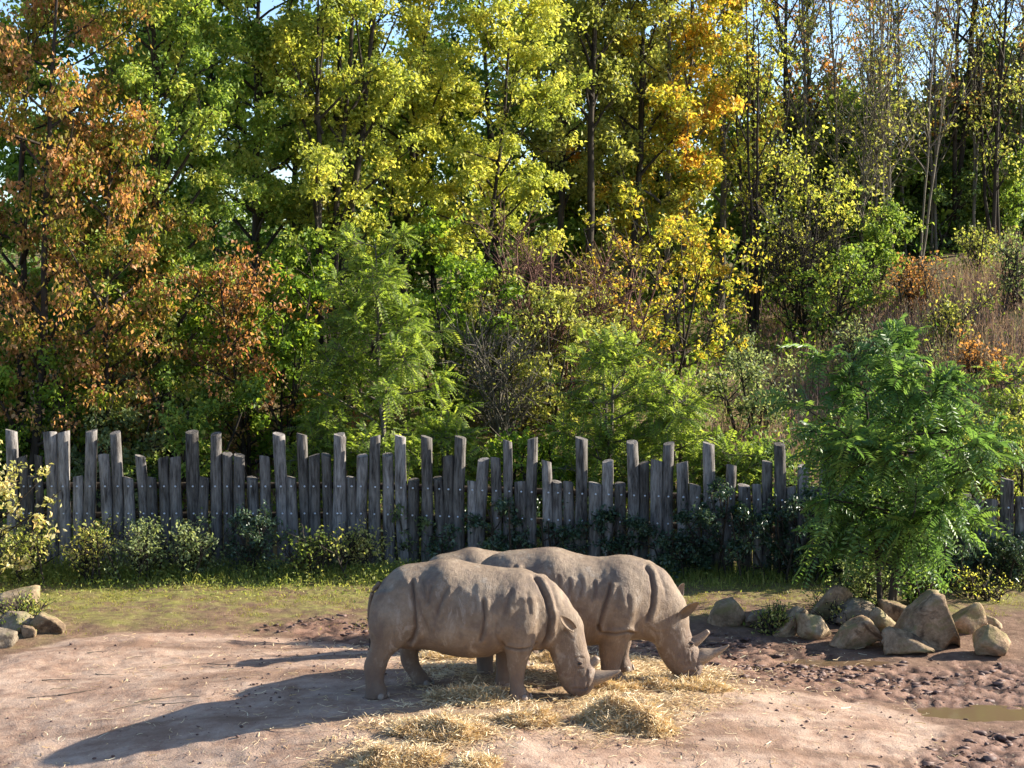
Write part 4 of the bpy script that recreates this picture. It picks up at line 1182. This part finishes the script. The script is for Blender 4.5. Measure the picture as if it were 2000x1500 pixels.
def make_rock(name, px0, px1, py0, py1, label, seed, depth=.8, outline=None, dy=0.0, grp='boulders of the pile'):
    """px extents with the lower edge on the ground; outline = upper profile (0..1, 0..1)"""
    pc = (px0 + px1) / 2
    g = ground_at(pc, py1)
    g = np.array([g[0], g[1] + dy, 0])
    ppm = FPX / (g[1] * CP + 6.1 * SP)
    W = (px1 - px0) / ppm * 1.12
    Hh = (py1 - py0) / ppm * 1.08
    D = max(W * depth, Hh * .6)
    rng = np.random.default_rng(seed)
    u_, v_ = np.meshgrid(np.linspace(0, 2 * np.pi, 41)[:-1], np.linspace(-np.pi / 2, np.pi / 2, 24))
    d = np.stack([np.cos(v_) * np.cos(u_), np.cos(v_) * np.sin(u_), np.sin(v_)], -1).reshape(-1, 3)
    # faceted stone: support of random cutting planes
    axp = np.array([[1, 0, 0], [-1, 0, 0], [0, 1, 0], [0, -1, 0], [0, 0, 1], [0, 0, -1]], float)
    pl = unit(np.concatenate([axp + rng.normal(0, .28, (6, 3)), rng.normal(0, 1, (6, 3))]))
    off = np.concatenate([rng.uniform(.5, .64, 6), rng.uniform(.54, .72, 6)])
    dots = d @ pl.T
    r = np.min(np.where(dots > .05, off / np.maximum(dots, .05), 9), axis=1)
    r = np.minimum(r, 1.15)
    P = d * r[:, None]
    lo_, hi_ = P.min(0), P.max(0)
    P = (P - (lo_ + hi_) / 2) / ((hi_ - lo_) / 2)
    if outline:
        ox, oz = zip(*outline)
        lim = np.interp((P[:, 0] + 1) / 2, ox, oz)
        zz = (P[:, 2] + 1) / 2
        zz = zz * lim
        P[:, 2] = zz * 2 - 1
    P = P + 0.032 * fbm(P * 2.2 + seed, 4, seed)[:, None] * unit(P) + 0.018 * fbm(P * 6 + seed, 3, seed + 5)[:, None] * unit(P)
    P = P * np.array([W / 2, D / 2, Hh * .56])
    P[:, 2] += Hh * .56 - Hh * .12
    idx = np.arange(24 * 40).reshape(24, 40)
    Qr = np.stack([idx[:-1], np.roll(idx[:-1], -1, 1), np.roll(idx[1:], -1, 1), idx[1:]], -1).reshape(-1, 4)
    me = mesh_np(name, P, Qr, smooth=False)
    zc = ground_z(g[0], g[1] + D * .4)
    o = link(name, me, M['stone'], loc=(g[0], g[1] + D * .42, zc))
    tag(o, label, 'boulder', grp)
    return o

peak = lambda *a: list(a)
make_rock('boulder', 1388, 1455, 1178, 1224, 'rounded boulder with dark shaded front and pale right side, standing apart', 1, .9, [(0, .45), (.3, .95), (.7, 1), (1, .6)])
make_rock('boulder', 1462, 1535, 1196, 1229, 'low flat-topped dark boulder between the lone rounded one and the pile', 2, .7, [(0, .75), (.2, 1), (1, .85)])
make_rock('boulder', 1508, 1585, 1190, 1244, 'dark sloping slab leaning at the end of the pile by a grass tuft', 3, .8, [(0, .2), (.6, .9), (.9, 1), (1, .7)])
make_rock('boulder', 1562, 1628, 1204, 1252, 'rounded mossy boulder beside the dark sloping slab', 4, .9)
make_rock('boulder', 1600, 1690, 1156, 1225, 'large grey mossy boulder at the back of the pile under the feathery tree', 5, .8, [(0, .4), (.4, 1), (.7, .9), (1, .5)], dy=.35)
make_rock('boulder', 1634, 1732, 1212, 1270, 'broad boulder with sloping pale top, low in front of the pile', 6, .8, [(0, .5), (.25, .75), (.65, 1), (1, .35)])
make_rock('boulder', 1640, 1720, 1185, 1232, 'flat mossy slab lying behind the broad boulder', 7, .8, [(0, .6), (.5, 1), (1, .8)], dy=.25)
make_rock('boulder', 1706, 1764, 1192, 1238, 'yellowish angular boulder leaning between broad boulder and tall peaked one', 8, .8, [(0, .9), (.2, 1), (1, .45)], dy=.1)
make_rock('boulder', 1732, 1828, 1232, 1281, 'long reddish slab sloping down to its right end, in front of tall peaked boulder', 9, .7, [(0, .85), (.15, 1), (.6, .75), (1, .25)])
make_rock('boulder', 1764, 1876, 1162, 1272, 'tallest peaked boulder with pale ridge in the pile', 10, .75, [(0, .3), (.22, .72), (.45, .9), (.55, 1), (.68, .97), (.8, .65), (1, .12)])
make_rock('boulder', 1738, 1790, 1190, 1230, 'small boulder behind the yellowish angular one', 11, .9, dy=.4)
make_rock('boulder', 1862, 1932, 1184, 1242, 'blocky boulder with pale lit corner beside the tallest peaked boulder', 12, .8, [(0, .6), (.4, .9), (.75, 1), (1, .8)], dy=.1)
make_rock('boulder', 1922, 1968, 1203, 1232, 'small low wedge boulder behind the pitted end boulder', 13, .8, [(0, 1), (.4, .8), (1, .35)], dy=.2)
make_rock('boulder', 1915, 1986, 1229, 1286, 'pitted reddish-grey boulder at the end of the pile', 14, .9, [(0, .95), (.3, 1), (.8, .85), (1, .5)])
G2 = 'boulders beside the pale-leaved shrub'
make_rock('boulder', -25, 48, 1168, 1208, 'mossy boulder topmost in the small heap by the pale-leaved shrub', 21, .8, dy=.5, grp=G2)
make_rock('boulder', -10, 66, 1199, 1240, 'pale angular boulder in the small heap by the pale-leaved shrub', 22, .8, [(0, .75), (.6, 1), (1, .6)], grp=G2)
make_rock('boulder', 57, 118, 1194, 1239, 'brown boulder sloping down at the end of the small heap', 23, .8, [(0, .8), (.3, 1), (.7, .7), (1, .3)], grp=G2)
make_rock('boulder', 40, 68, 1226, 1248, 'small stone under the pale angular boulder', 24, .9, grp=G2)
make_rock('boulder', -35, 23, 1232, 1266, 'tan rounded boulder in front of the small heap', 25, .9, grp=G2)

# ------------------------------------------------------------------ shrubs and plants inside the enclosure
G3 = 'shrubs growing against the fence'
def SF(px, py, H, W, mat, n, size, label, seed, **kw):
    g = ground_at(px, py)
    d = dict(r0=.02, stems=7, splay=.4, nlimb=30, width=W, twig=4, twig_len=.28, lo=.03, elev=(0, 65), root_spread=W * .35, sd=.06, sides=4, group=G3)
    d.update(kw)
    return build_tree(d.pop('nm', 'shrub'), label, 'shrub', px, g[1], seed, mat, n, size, H=H, **d)
SF(-22, 1150, 2.55, 1.6, 'cream', 2700, .105, 'cream and yellow leaved shrub above the small heap of boulders', 401, tint0=.5, ct=.25, group=None, nlimb=46, sd=.09)
SF(70, 1140, 1.0, .5, 'weed', 1000, .075, 'yellow-green weedy bush next to the pale-leaved shrub', 402, tint0=.6, elev=(30, 80), twig_len=.42, sd=.09)
SF(185, 1136, 1.1, .45, 'weed', 900, .07, 'upright yellow-green weed clump in front of leaning log', 403, tint0=.65, elev=(40, 75), twig_len=.42, sd=.09)
SF(285, 1136, .9, .6, 'grey', 1700, .065, 'grey-green bushy shrub with pale narrow leaves against the fence', 404, tint0=.6, elev=(30, 80), twig_len=.42, sd=.09)
SF(400, 1132, .85, .6, 'grey', 1300, .075, 'leafy shrub between the grey-green bushy one and the dark climber', 405, tint0=.7, elev=(30, 80), twig_len=.42, sd=.09)
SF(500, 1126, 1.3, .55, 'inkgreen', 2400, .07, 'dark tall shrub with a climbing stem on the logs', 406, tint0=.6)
SF(610, 1130, .8, .5, 'weed', 800, .07, 'green weedy shrub between the dark climber and leafy fence plants', 407, tint0=.35, elev=(30, 80), twig_len=.42, sd=.09)
SF(705, 1124, .75, .5, 'weed', 900, .07, 'low green shrub beside the shrub with pale leaf tips', 408, tint0=.8, elev=(30, 80), twig_len=.42, sd=.09)
SF(800, 1108, 1.5, .5, 'grey', 2000, .075, 'open shrub with pale leaf tips standing against the logs', 409, tint0=.4)
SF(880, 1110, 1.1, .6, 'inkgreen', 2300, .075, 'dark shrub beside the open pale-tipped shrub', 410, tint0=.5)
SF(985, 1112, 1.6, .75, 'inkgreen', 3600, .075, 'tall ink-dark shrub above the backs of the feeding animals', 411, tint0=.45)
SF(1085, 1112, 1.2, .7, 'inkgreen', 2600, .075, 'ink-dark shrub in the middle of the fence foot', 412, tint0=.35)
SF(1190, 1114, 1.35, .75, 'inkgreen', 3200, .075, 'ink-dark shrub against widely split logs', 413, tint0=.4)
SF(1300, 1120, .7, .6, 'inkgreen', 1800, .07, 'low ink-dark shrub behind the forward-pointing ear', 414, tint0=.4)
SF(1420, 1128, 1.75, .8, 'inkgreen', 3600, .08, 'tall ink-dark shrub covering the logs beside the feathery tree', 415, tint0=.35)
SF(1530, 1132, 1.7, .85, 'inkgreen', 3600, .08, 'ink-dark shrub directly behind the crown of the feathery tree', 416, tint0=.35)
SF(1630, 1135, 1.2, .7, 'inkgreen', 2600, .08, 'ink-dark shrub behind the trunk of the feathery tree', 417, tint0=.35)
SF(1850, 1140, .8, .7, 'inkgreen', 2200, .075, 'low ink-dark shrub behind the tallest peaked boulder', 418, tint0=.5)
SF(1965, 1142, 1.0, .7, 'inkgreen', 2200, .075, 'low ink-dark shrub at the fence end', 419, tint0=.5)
SF(1690, 1190, .75, .5, 'grey', 1200, .08, 'grey-green leafy plant sprouting among the boulders', 421, tint0=.5, group=None)
SF(1775, 1180, .7, .4, 'sumac', 900, .08, 'green sapling sprouting behind the tallest peaked boulder', 422, tint0=.6, group=None)
SF(1905, 1172, .45, .5, 'lime', 500, .05, 'low yellow-flowered weed behind the blocky boulder', 423, tint0=.7, group=None)
SF(1500, 1238, .35, .25, 'weed', 500, .06, 'green grass-like tuft beside the dark sloping slab', 424, tint0=.6, group=None, elev=(45, 80))
SF(1612, 1215, .4, .3, 'weed', 450, .05, 'yellow-flowered weed between the mossy boulders', 425, tint0=.75, group=None)
SF(72, 1216, .35, .4, 'weed', 700, .055, 'green weeds growing behind the brown sloping boulder', 426, tint0=.5, group=None)

# ------------------------------------------------------------------ uncountable growth
def blades(rng, XY, h, wd, lean, z0=None):
    n = len(XY)
    z = height(XY[:, 0], XY[:, 1]) if z0 is None else z0
    B = np.stack([XY[:, 0], XY[:, 1], z - .01], 1)
    az = rng.uniform(0, 2 * np.pi, n)
    s = np.stack([np.cos(az), np.sin(az), np.zeros(n)], 1) * (wd / 2)[:, None]
    tip = B + np.stack([rng.normal(0, 1, n) * lean, rng.normal(0, 1, n) * lean, np.ones(n)], 1) * h[:, None]
    V = np.stack([B - s, B + s, tip], 1).reshape(-1, 3)
    k = np.arange(n) * 3
    return V, np.stack([k, k + 1, k + 2], 1)

rg_ = np.random.default_rng(55)
M['turf'] = leaf_mat('turf_blades', [(0.0, (.08, .08, .02)), (0.5, (.15, .15, .03)), (1.0, (.27, .23, .08))], trans=.35, spec=.2, rough=.6)
M['dry'] = leaf_mat('dry_stalks', [(0.0, (.075, .05, .045)), (0.4, (.125, .082, .074)), (0.7, (.20, .138, .118)), (0.85, (.24, .23, .12)), (1.0, (.15, .18, .06))], trans=.3, spec=.15, rough=.8)
# thin turf in front of the fence
n = 60000
XY = np.stack([rg_.uniform(-10.5, 11, n), 25.6 + 5.9 * rg_.power(1.6, n)], 1)
dens = fbm(np.stack([XY[:, 0] * .9, XY[:, 1] * .9, np.zeros(n)], 1), 3, 3) * .5 + fbm(np.stack([XY[:, 0] * 3, XY[:, 1] * 3, np.zeros(n)], 1), 3, 61)
keep = (dens > -.05 + sstep(29, 26, XY[:, 1]) * .5 + sstep(-2, 3, XY[:, 0]) * .25) & ~((XY[:, 0] > 3.2) & (XY[:, 1] < 27.6))
XY = XY[keep]
n = len(XY)
V, F = blades(rg_, XY, rg_.uniform(.02, .065, n), rg_.uniform(.008, .016, n), .6)
tag(link('grass', mesh_np('grass', V, F, {'tint': ('FACE', np.clip(rg_.normal(.5, .22, n), 0, 1))}), M['turf']), 'short thin grass in front of the fence', 'grass', kind='stuff')
# weedy margin along the foot of the fence
n = 22000
XY = np.stack([rg_.uniform(-10.5, 10.5, n), 31.6 - np.abs(rg_.normal(0, .85, n)) - .25 * sstep(0, -10, rg_.uniform(-10, 0, n))], 1)
XY = XY[(XY[:, 0] < 1.5) | (rg_.uniform(0, 1, n) < .35)]
n = len(XY)
z = height(XY[:, 0], XY[:, 1])
hmax = .42 * (0.5 + .5 * vnoise(np.stack([XY[:, 0] * 1.5, XY[:, 1] * 1.5, np.zeros(n)], 1), 9)) * sstep(29.2, 31.0, XY[:, 1]) + .05
C = np.stack([XY[:, 0], XY[:, 1], z + hmax * rg_.uniform(0, 1, n)], 1)
Lw = rg_.uniform(.04, .085, n)
V, F = leaf_quads(C, unit(rg_.normal(0, 1, (n, 3)) + [0, 0, .4]), unit(rg_.normal(0, .6, (n, 3)) + [0, 0, 1]), Lw, Lw * .45)
nb = 14000
XB = np.stack([rg_.uniform(-10.5, 10.5, nb), 31.6 - np.abs(rg_.normal(0, .9, nb))], 1)
V2, F2 = blades(rg_, XB, rg_.uniform(.08, .34, nb) * sstep(29.3, 31.0, XB[:, 1]) + .03, rg_.uniform(.01, .02, nb), .35)
V, F = join([(V, F), (V2, F2)])
wt = np.clip(.5 + .3 * vnoise(np.stack([C[:, 0], C[:, 1], C[:, 2] * 3], 1), 4) + rg_.normal(0, .15, n), 0, 1)
tag(link('weeds', mesh_np('weeds', V, F, {'tint': ('FACE', np.concatenate([np.repeat(wt, 2), np.clip(rg_.normal(.55, .2, nb), 0, 1)]))}), M['weed']), 'tangle of low weeds along the foot of the fence', 'weeds', kind='stuff')
# dry stalks on the hillside
n = 90000
XY = np.stack([rg_.uniform(-12, 22, n), rg_.uniform(33, 52, n)], 1)
pr = np.exp(-((XY[:, 0] - 5.9) / 1.3) ** 2 - ((XY[:, 1] - 37.5) / 2.4) ** 2) * .8 + sstep(6.5, 10, XY[:, 0] + 1.5 * vnoise(np.stack([XY[:, 0] * .5, XY[:, 1] * .5, np.zeros(n)], 1), 6)) * .9 + .08
pat = vnoise(np.stack([XY[:, 0] * .8, XY[:, 1] * .8, np.zeros(n)], 1), 12)
XY = XY[rg_.uniform(0, 1, n) < pr * (.65 + .8 * pat)]
n = len(XY)
pat = vnoise(np.stack([XY[:, 0] * .8, XY[:, 1] * .8, np.zeros(n)], 1), 12)
V, F = blades(rg_, XY, rg_.uniform(.25, 1.15, n) * (.85 + .6 * pat), rg_.uniform(.012, .03, n), .25)
hd = V.reshape(-1, 3, 3)[:, 2]
Lw = rg_.uniform(.05, .13, n)
V2, F2 = leaf_quads(hd - np.array([0, 0, .12]), unit(rg_.normal(0, .35, (n, 3)) + [0, 0, 1]), unit(rg_.normal(0, 1, (n, 3))), Lw, Lw * .22)
tn = np.clip(.45 + .3 * pat + rg_.normal(0, .18, n), 0, 1)
V, F = join([(V, F), (V2, F2)])
tag(link('dry_grass', mesh_np('dry_grass', V, F, {'tint': ('FACE', np.concatenate([tn, np.repeat(np.clip(tn - .1, 0, 1), 2)]))}), M['dry']), 'dry brown and mauve grass stalks covering the hillside', 'dry grass', kind='stuff')
# green ground cover under the wood
n = 46000
XY = np.stack([rg_.uniform(-16, 19, n), rg_.uniform(33, 56, n)], 1)
pat = vnoise(np.stack([XY[:, 0] * .6, XY[:, 1] * .6, np.zeros(n)], 1), 15)
XY = XY[(rg_.uniform(0, 1, n) < 1 - .75 * sstep(7, 12, XY[:, 0])) & (pat > -.45)]
n = len(XY)
z = height(XY[:, 0], XY[:, 1])
C = np.stack([XY[:, 0], XY[:, 1], z + rg_.uniform(0, 1, n) ** 1.5 * (.9 + .8 * vnoise(np.stack([XY[:, 0] * .9, XY[:, 1] * .9, np.zeros(n)], 1), 27))], 1)
Lw = rg_.uniform(.09, .2, n)
V, F = leaf_quads(C, unit(rg_.normal(0, 1, (n, 3))), unit(rg_.normal(0, .6, (n, 3)) + [0, -.3, 1]), Lw, Lw * .5)
tag(link('undergrowth', mesh_np('undergrowth', V, F, {'tint': ('FACE', np.repeat(np.clip(rg_.normal(.5, .25, n), 0, 1), 2))}), M['midgreen']), 'low green undergrowth on the hillside below the trees', 'undergrowth', kind='stuff')

# leafy scrub on the far slope behind the wood
n = 24000
XY = np.stack([rg_.uniform(-30, 34, n), rg_.uniform(55, 84, n)], 1)
C = np.stack([XY[:, 0], XY[:, 1], height(XY[:, 0], XY[:, 1]) + rg_.uniform(0, 1, n) ** 1.4 * (1.4 + 1.3 * vnoise(np.stack([XY[:, 0] * .45, XY[:, 1] * .45, np.zeros(n)], 1), 19))], 1)
Lw = rg_.uniform(.22, .42, n)
V, F = leaf_quads(C, unit(rg_.normal(0, 1, (n, 3))), unit(rg_.normal(0, .7, (n, 3)) + [0, -.3, 1]), Lw, Lw * .55)
tag(link('scrub', mesh_np('scrub', V, F, {'tint': ('FACE', np.repeat(np.clip(rg_.normal(.45, .25, n), 0, 1), 2))}), M['dark']), 'dark scrub on the far slope behind the wood', 'scrub', kind='stuff')
# broken clods lying in the churned mud
ico = np.array([[0, 0, 1], [.89, 0, .45], [.28, .85, .45], [-.72, .53, .45], [-.72, -.53, .45], [.28, -.85, .45], [.72, .53, -.45], [-.28, .85, -.45], [-.89, 0, -.45], [-.28, -.85, -.45], [.72, -.53, -.45], [0, 0, -1]])
icf = np.array([[0, 1, 2], [0, 2, 3], [0, 3, 4], [0, 4, 5], [0, 5, 1], [1, 6, 2], [2, 7, 3], [3, 8, 4], [4, 9, 5], [5, 10, 1], [6, 7, 2], [7, 8, 3], [8, 9, 4], [9, 10, 5], [10, 6, 1], [11, 7, 6], [11, 8, 7], [11, 9, 8], [11, 10, 9], [11, 6, 10]])
n = 16000
XY = np.stack([rg_.uniform(-6, 9.6, n), rg_.uniform(17.6, 28, n)], 1)
sdm = np.minimum(np.minimum(poly_sd(XY[:, 0], XY[:, 1], MUD), poly_sd(XY[:, 0], XY[:, 1], MUD2)), poly_sd(XY[:, 0], XY[:, 1], PATCH3))
pt = vnoise(np.stack([XY[:, 0] * 1.6, XY[:, 1] * 2.2, np.zeros(n)], 1), 33)
XY = XY[(rg_.uniform(0, 1, n) < (1 - sstep(-.6, .35, sdm)) * (.30 + .8 * pt))]
for (cx, cy, rx, ry) in PUD:
    XY = XY[np.hypot((XY[:, 0] - cx) / rx, (XY[:, 1] - cy) / ry) > 1.2]
n = len(XY)
sz = .010 + .042 * rg_.power(.35, n)
D = ico[None] * sz[:, None, None] * rg_.uniform(.35, 1.6, (n, 12, 1)) * (rg_.uniform(.5, 1.5, (n, 1, 3)) * np.array([1.5, 1.0, .6]))
D = D + np.stack([XY[:, 0], XY[:, 1], height(XY[:, 0], XY[:, 1]) + .010], 1)[:, None]
m, t, p, out = new_mat('mud_clod')
bb = NB(t)
ps = bb.n('ShaderNodeNewGeometry').outputs['Position']
t.links.new(bb.ramp(bb.noise(ps, 9, 5, .6), [(.3, (.055, .03, .023)), (.5, (.12, .066, .05)), (.7, (.20, .12, .09))]), p.inputs['Base Color'])
p.inputs['Roughness'].default_value = .7
tag(link('mud_clods', mesh_np('mud_clods', D.reshape(-1, 3), (icf[None] + (np.arange(n) * 12)[:, None, None]).reshape(-1, 3)), m), 'broken clods lying in the churned red-brown mud', 'mud', kind='stuff')

n = 3200
XY = np.stack([rg_.uniform(-7, 5.5, n), rg_.uniform(17.6, 26, n)], 1)
XY = XY[(poly_sd(XY[:, 0], XY[:, 1], PINK) < .1) & (vnoise(np.stack([XY[:, 0] * .8, XY[:, 1] * .8, np.zeros(n)], 1), 44) + rg_.normal(0, .4, n) > .1)]
n = len(XY)
sz = .005 + .022 * rg_.power(.3, n)
D = ico[None] * sz[:, None, None] * rg_.uniform(.5, 1.4, (n, 12, 1)) * np.array([1.2, 1.0, .7]) + np.stack([XY[:, 0], XY[:, 1], height(XY[:, 0], XY[:, 1]) + .008], 1)[:, None]
tag(link('soil_crumbs', mesh_np('soil_crumbs', D.reshape(-1, 3), (icf[None] + (np.arange(n) * 12)[:, None, None]).reshape(-1, 3)), m), 'small dark crumbs of soil and dung on the packed earth', 'soil', kind='stuff')

# ------------------------------------------------------------------ straw
M['straw'] = leaf_mat('straw', [(0.0, (.22, .14, .065)), (0.35, (.36, .265, .145)), (0.75, (.46, .365, .225)), (1.0, (.52, .44, .30))], trans=.12, spec=.4, rough=.5)
def strands(rng, C, ln, wd, vert=.25, curl=.25):
    n = len(C)
    az = rng.uniform(0, 2 * np.pi, n)
    d = unit(np.stack([np.cos(az), np.sin(az), rng.normal(0, vert, n)], 1))
    sd_ = unit(np.cross(d, unit(rng.normal(0, .5, (n, 3)) + [0, 0, 1])))
    cv = rng.normal(0, curl, (n, 3)) * ln[:, None]
    u = np.array([-.5, 0, .5])
    P = C[:, None] + d[:, None] * (ln[:, None] * u)[..., None] + cv[:, None] * (u ** 2)[None, :, None]
    A = P - sd_[:, None] * wd[:, None, None] / 2
    B = P + sd_[:, None] * wd[:, None, None] / 2
    V = np.concatenate([A, B], 1).reshape(-1, 3)
    k = np.arange(n) * 6
    F = np.stack([np.stack([k, k + 1, k + 4, k + 3], 1), np.stack([k + 1, k + 2, k + 5, k + 4], 1)], 1).reshape(-1, 4)
    return V, F
sp_ = np.array(STRAWZ)
rs = np.random.default_rng(77)
n = 62000
XY = np.stack([rs.uniform(sp_[:, 0].min() - .6, sp_[:, 0].max() + .6, n), rs.uniform(sp_[:, 1].min() - .6, sp_[:, 1].max() + .6, n)], 1)
sdv = poly_sd(XY[:, 0], XY[:, 1], STRAWZ)
nz = fbm(np.stack([XY[:, 0] * 2.2, XY[:, 1] * 2.2, np.zeros(n)], 1), 4, 71)
XY = XY[(rs.uniform(0, 1, n) < (1 - sstep(-.35, .5, sdv)) * np.clip(.62 + .85 * nz, .04, 1.2))]
# loose scatter over the packed earth
n2 = 5200
XS = np.stack([rs.uniform(-6.5, 5.5, n2), rs.uniform(17.6, 26, n2)], 1)
XS = XS[(rs.uniform(0, 1, n2) < .30 + .5 * sstep(2.5, 0, np.abs(poly_sd(XS[:, 0], XS[:, 1], STRAWZ))))]
C = np.concatenate([np.stack([XY[:, 0], XY[:, 1], height(XY[:, 0], XY[:, 1]) + np.abs(rs.normal(0, .022, len(XY))) + .012], 1),
                    np.stack([XS[:, 0], XS[:, 1], height(XS[:, 0], XS[:, 1]) + .016], 1)])
n = len(C)
V, F = strands(rs, C, rs.uniform(.05, .17, n), rs.uniform(.005, .010, n), .14, .35)
tag(link('straw', mesh_np('straw', V, F, {'tint': ('FACE', np.repeat(np.clip(rs.normal(.5, .2, n) + .35 * vnoise(C * 3, 8), 0, 1), 2))}), M['straw']), 'loose straw trampled over the packed earth', 'straw', kind='stuff')

def hay(px0, px1, py0, py1, n, label, seed):
    rng = np.random.default_rng(seed)
    pc = (px0 + px1) / 2
    g = ground_at(pc, py1 - (py1 - py0) * .25)
    ppm = FPX / (g[1] * CP + 5.9 * SP)
    W = (px1 - px0) / ppm / 2
    Hh = max(.06, (py1 - py0) / ppm * .46)
    D = max(W * .55, .25)
    # lumpy heap surface
    r = np.sqrt(rng.uniform(0, 1, n))
    a = rng.uniform(0, 2 * np.pi, n)
    x, y = r * np.cos(a), r * np.sin(a)
    lump = .52 + .8 * fbm(np.stack([x * 2.4 + seed, y * 2.4, np.zeros(n)], 1), 3, seed)
    ztop = Hh * np.clip((1 - r ** 2.2) * lump, .02, 1.3)
    edge = 1 + .25 * vnoise(np.stack([np.cos(a) * 2 + seed, np.sin(a) * 2, np.zeros(n)], 1), seed)
    C = np.stack([x * W * edge, y * D * edge, 0 * x], 1)
    gz_ = height(C[:, 0] + g[0], C[:, 1] + g[1]) - g[2]
    C[:, 2] = gz_ + ztop * rng.uniform(.45, 1.0, n) + .01
    V, F = strands(rng, C, rng.uniform(.07, .24, n), rng.uniform(.005, .011, n), .38, .6)
    V[:, 2] = np.maximum(V[:, 2], height(V[:, 0] + g[0], V[:, 1] + g[1]) - g[2] + .002)
    o = link('hay_heap', mesh_np('hay_heap', V, F, {'tint': ('FACE', np.repeat(np.clip(rng.normal(.5, .2, n) + .3 * vnoise(C * 5 + seed, 3), 0, 1), 2))}), M['straw'], loc=g)
    tag(o, label, 'hay', 'heaps of straw on the mound')
    return o
hay(1135, 1315, 1342, 1442, 9000, 'largest heap of straw with a shaded hollow side', 501)
hay(780, 950, 1378, 1450, 5200, 'wide loose straw heap inside the curve of the long shadow', 502)
hay(690, 855, 1440, 1505, 4200, 'straw heap farthest from the animals on the mound edge', 503)
hay(895, 975, 1466, 1510, 2000, 'small straw tuft beside the farthest heap', 504)
hay(845, 1005, 1330, 1374, 3000, 'low straw heap against the front hoof of the whole animal', 505)
hay(1240, 1405, 1308, 1350, 4600, 'straw heap under the muzzle of the long-horned animal', 506)
hay(1095, 1245, 1296, 1352, 4200, 'straw heap beside the short front horn of the whole animal', 507)
hay(820, 930, 1262, 1292, 1800, 'sunlit straw seen beneath the belly of the whole animal', 508)
hay(1040, 1110, 1270, 1300, 1400, 'small straw heap between front hoof and lowered head', 509)
hay(975, 1100, 1370, 1420, 2400, 'flat straw patch between the largest and the wide loose heap', 510)
hay(1340, 1425, 1325, 1352, 1500, 'thin straw wisp at the edge of the packed mound', 511)

# ------------------------------------------------------------------ sticks on the packed earth
rk = np.random.default_rng(91)
M['straw_stick'] = bark_mat('pale_stick', (.22, .16, .10), (.46, .37, .25))
stk = [(150, 1355, .5, .3), (430, 1300, .55, -.5), (255, 1380, .45, .5), (350, 1375, .8, -.1), (205, 1320, .35, -.3), (115, 1330, .5, -.15), (300, 1368, .3, .35), (190, 1275, .3, .4),
       (335, 1300, .3, .6), (560, 1425, .6, -.2), (330, 1365, .9, -.06), (120, 1345, .3, .6), (260, 1285, .25, .5), (90, 1362, .5, .05)]
for px, py, ln, az in stk:
    g = ground_at(px, py)
    u = np.linspace(-.5, .5, 9)
    bow = rk.normal(0, .45) * ln
    X = u * ln * math.cos(az) - bow * (u ** 2) * math.sin(az)
    Yk = u * ln * math.sin(az) + bow * (u ** 2) * math.cos(az)
    Zk = height(X + g[0], Yk + g[1]) - g[2] + .014 + rk.uniform(0, .008, 9)
    Vk, Qk = tubes(np.stack([X, Yk, Zk], 1)[None], np.linspace(.008, .003, 9)[None], 5)
    tag(link('stick', mesh_np('stick', Vk, Qk, smooth=True), M['bark_grey'] if rk.uniform() < .35 else M['straw_stick'], loc=g), 'thin dry stick lying on the packed pale earth', 'stick', 'dry sticks on the packed earth')
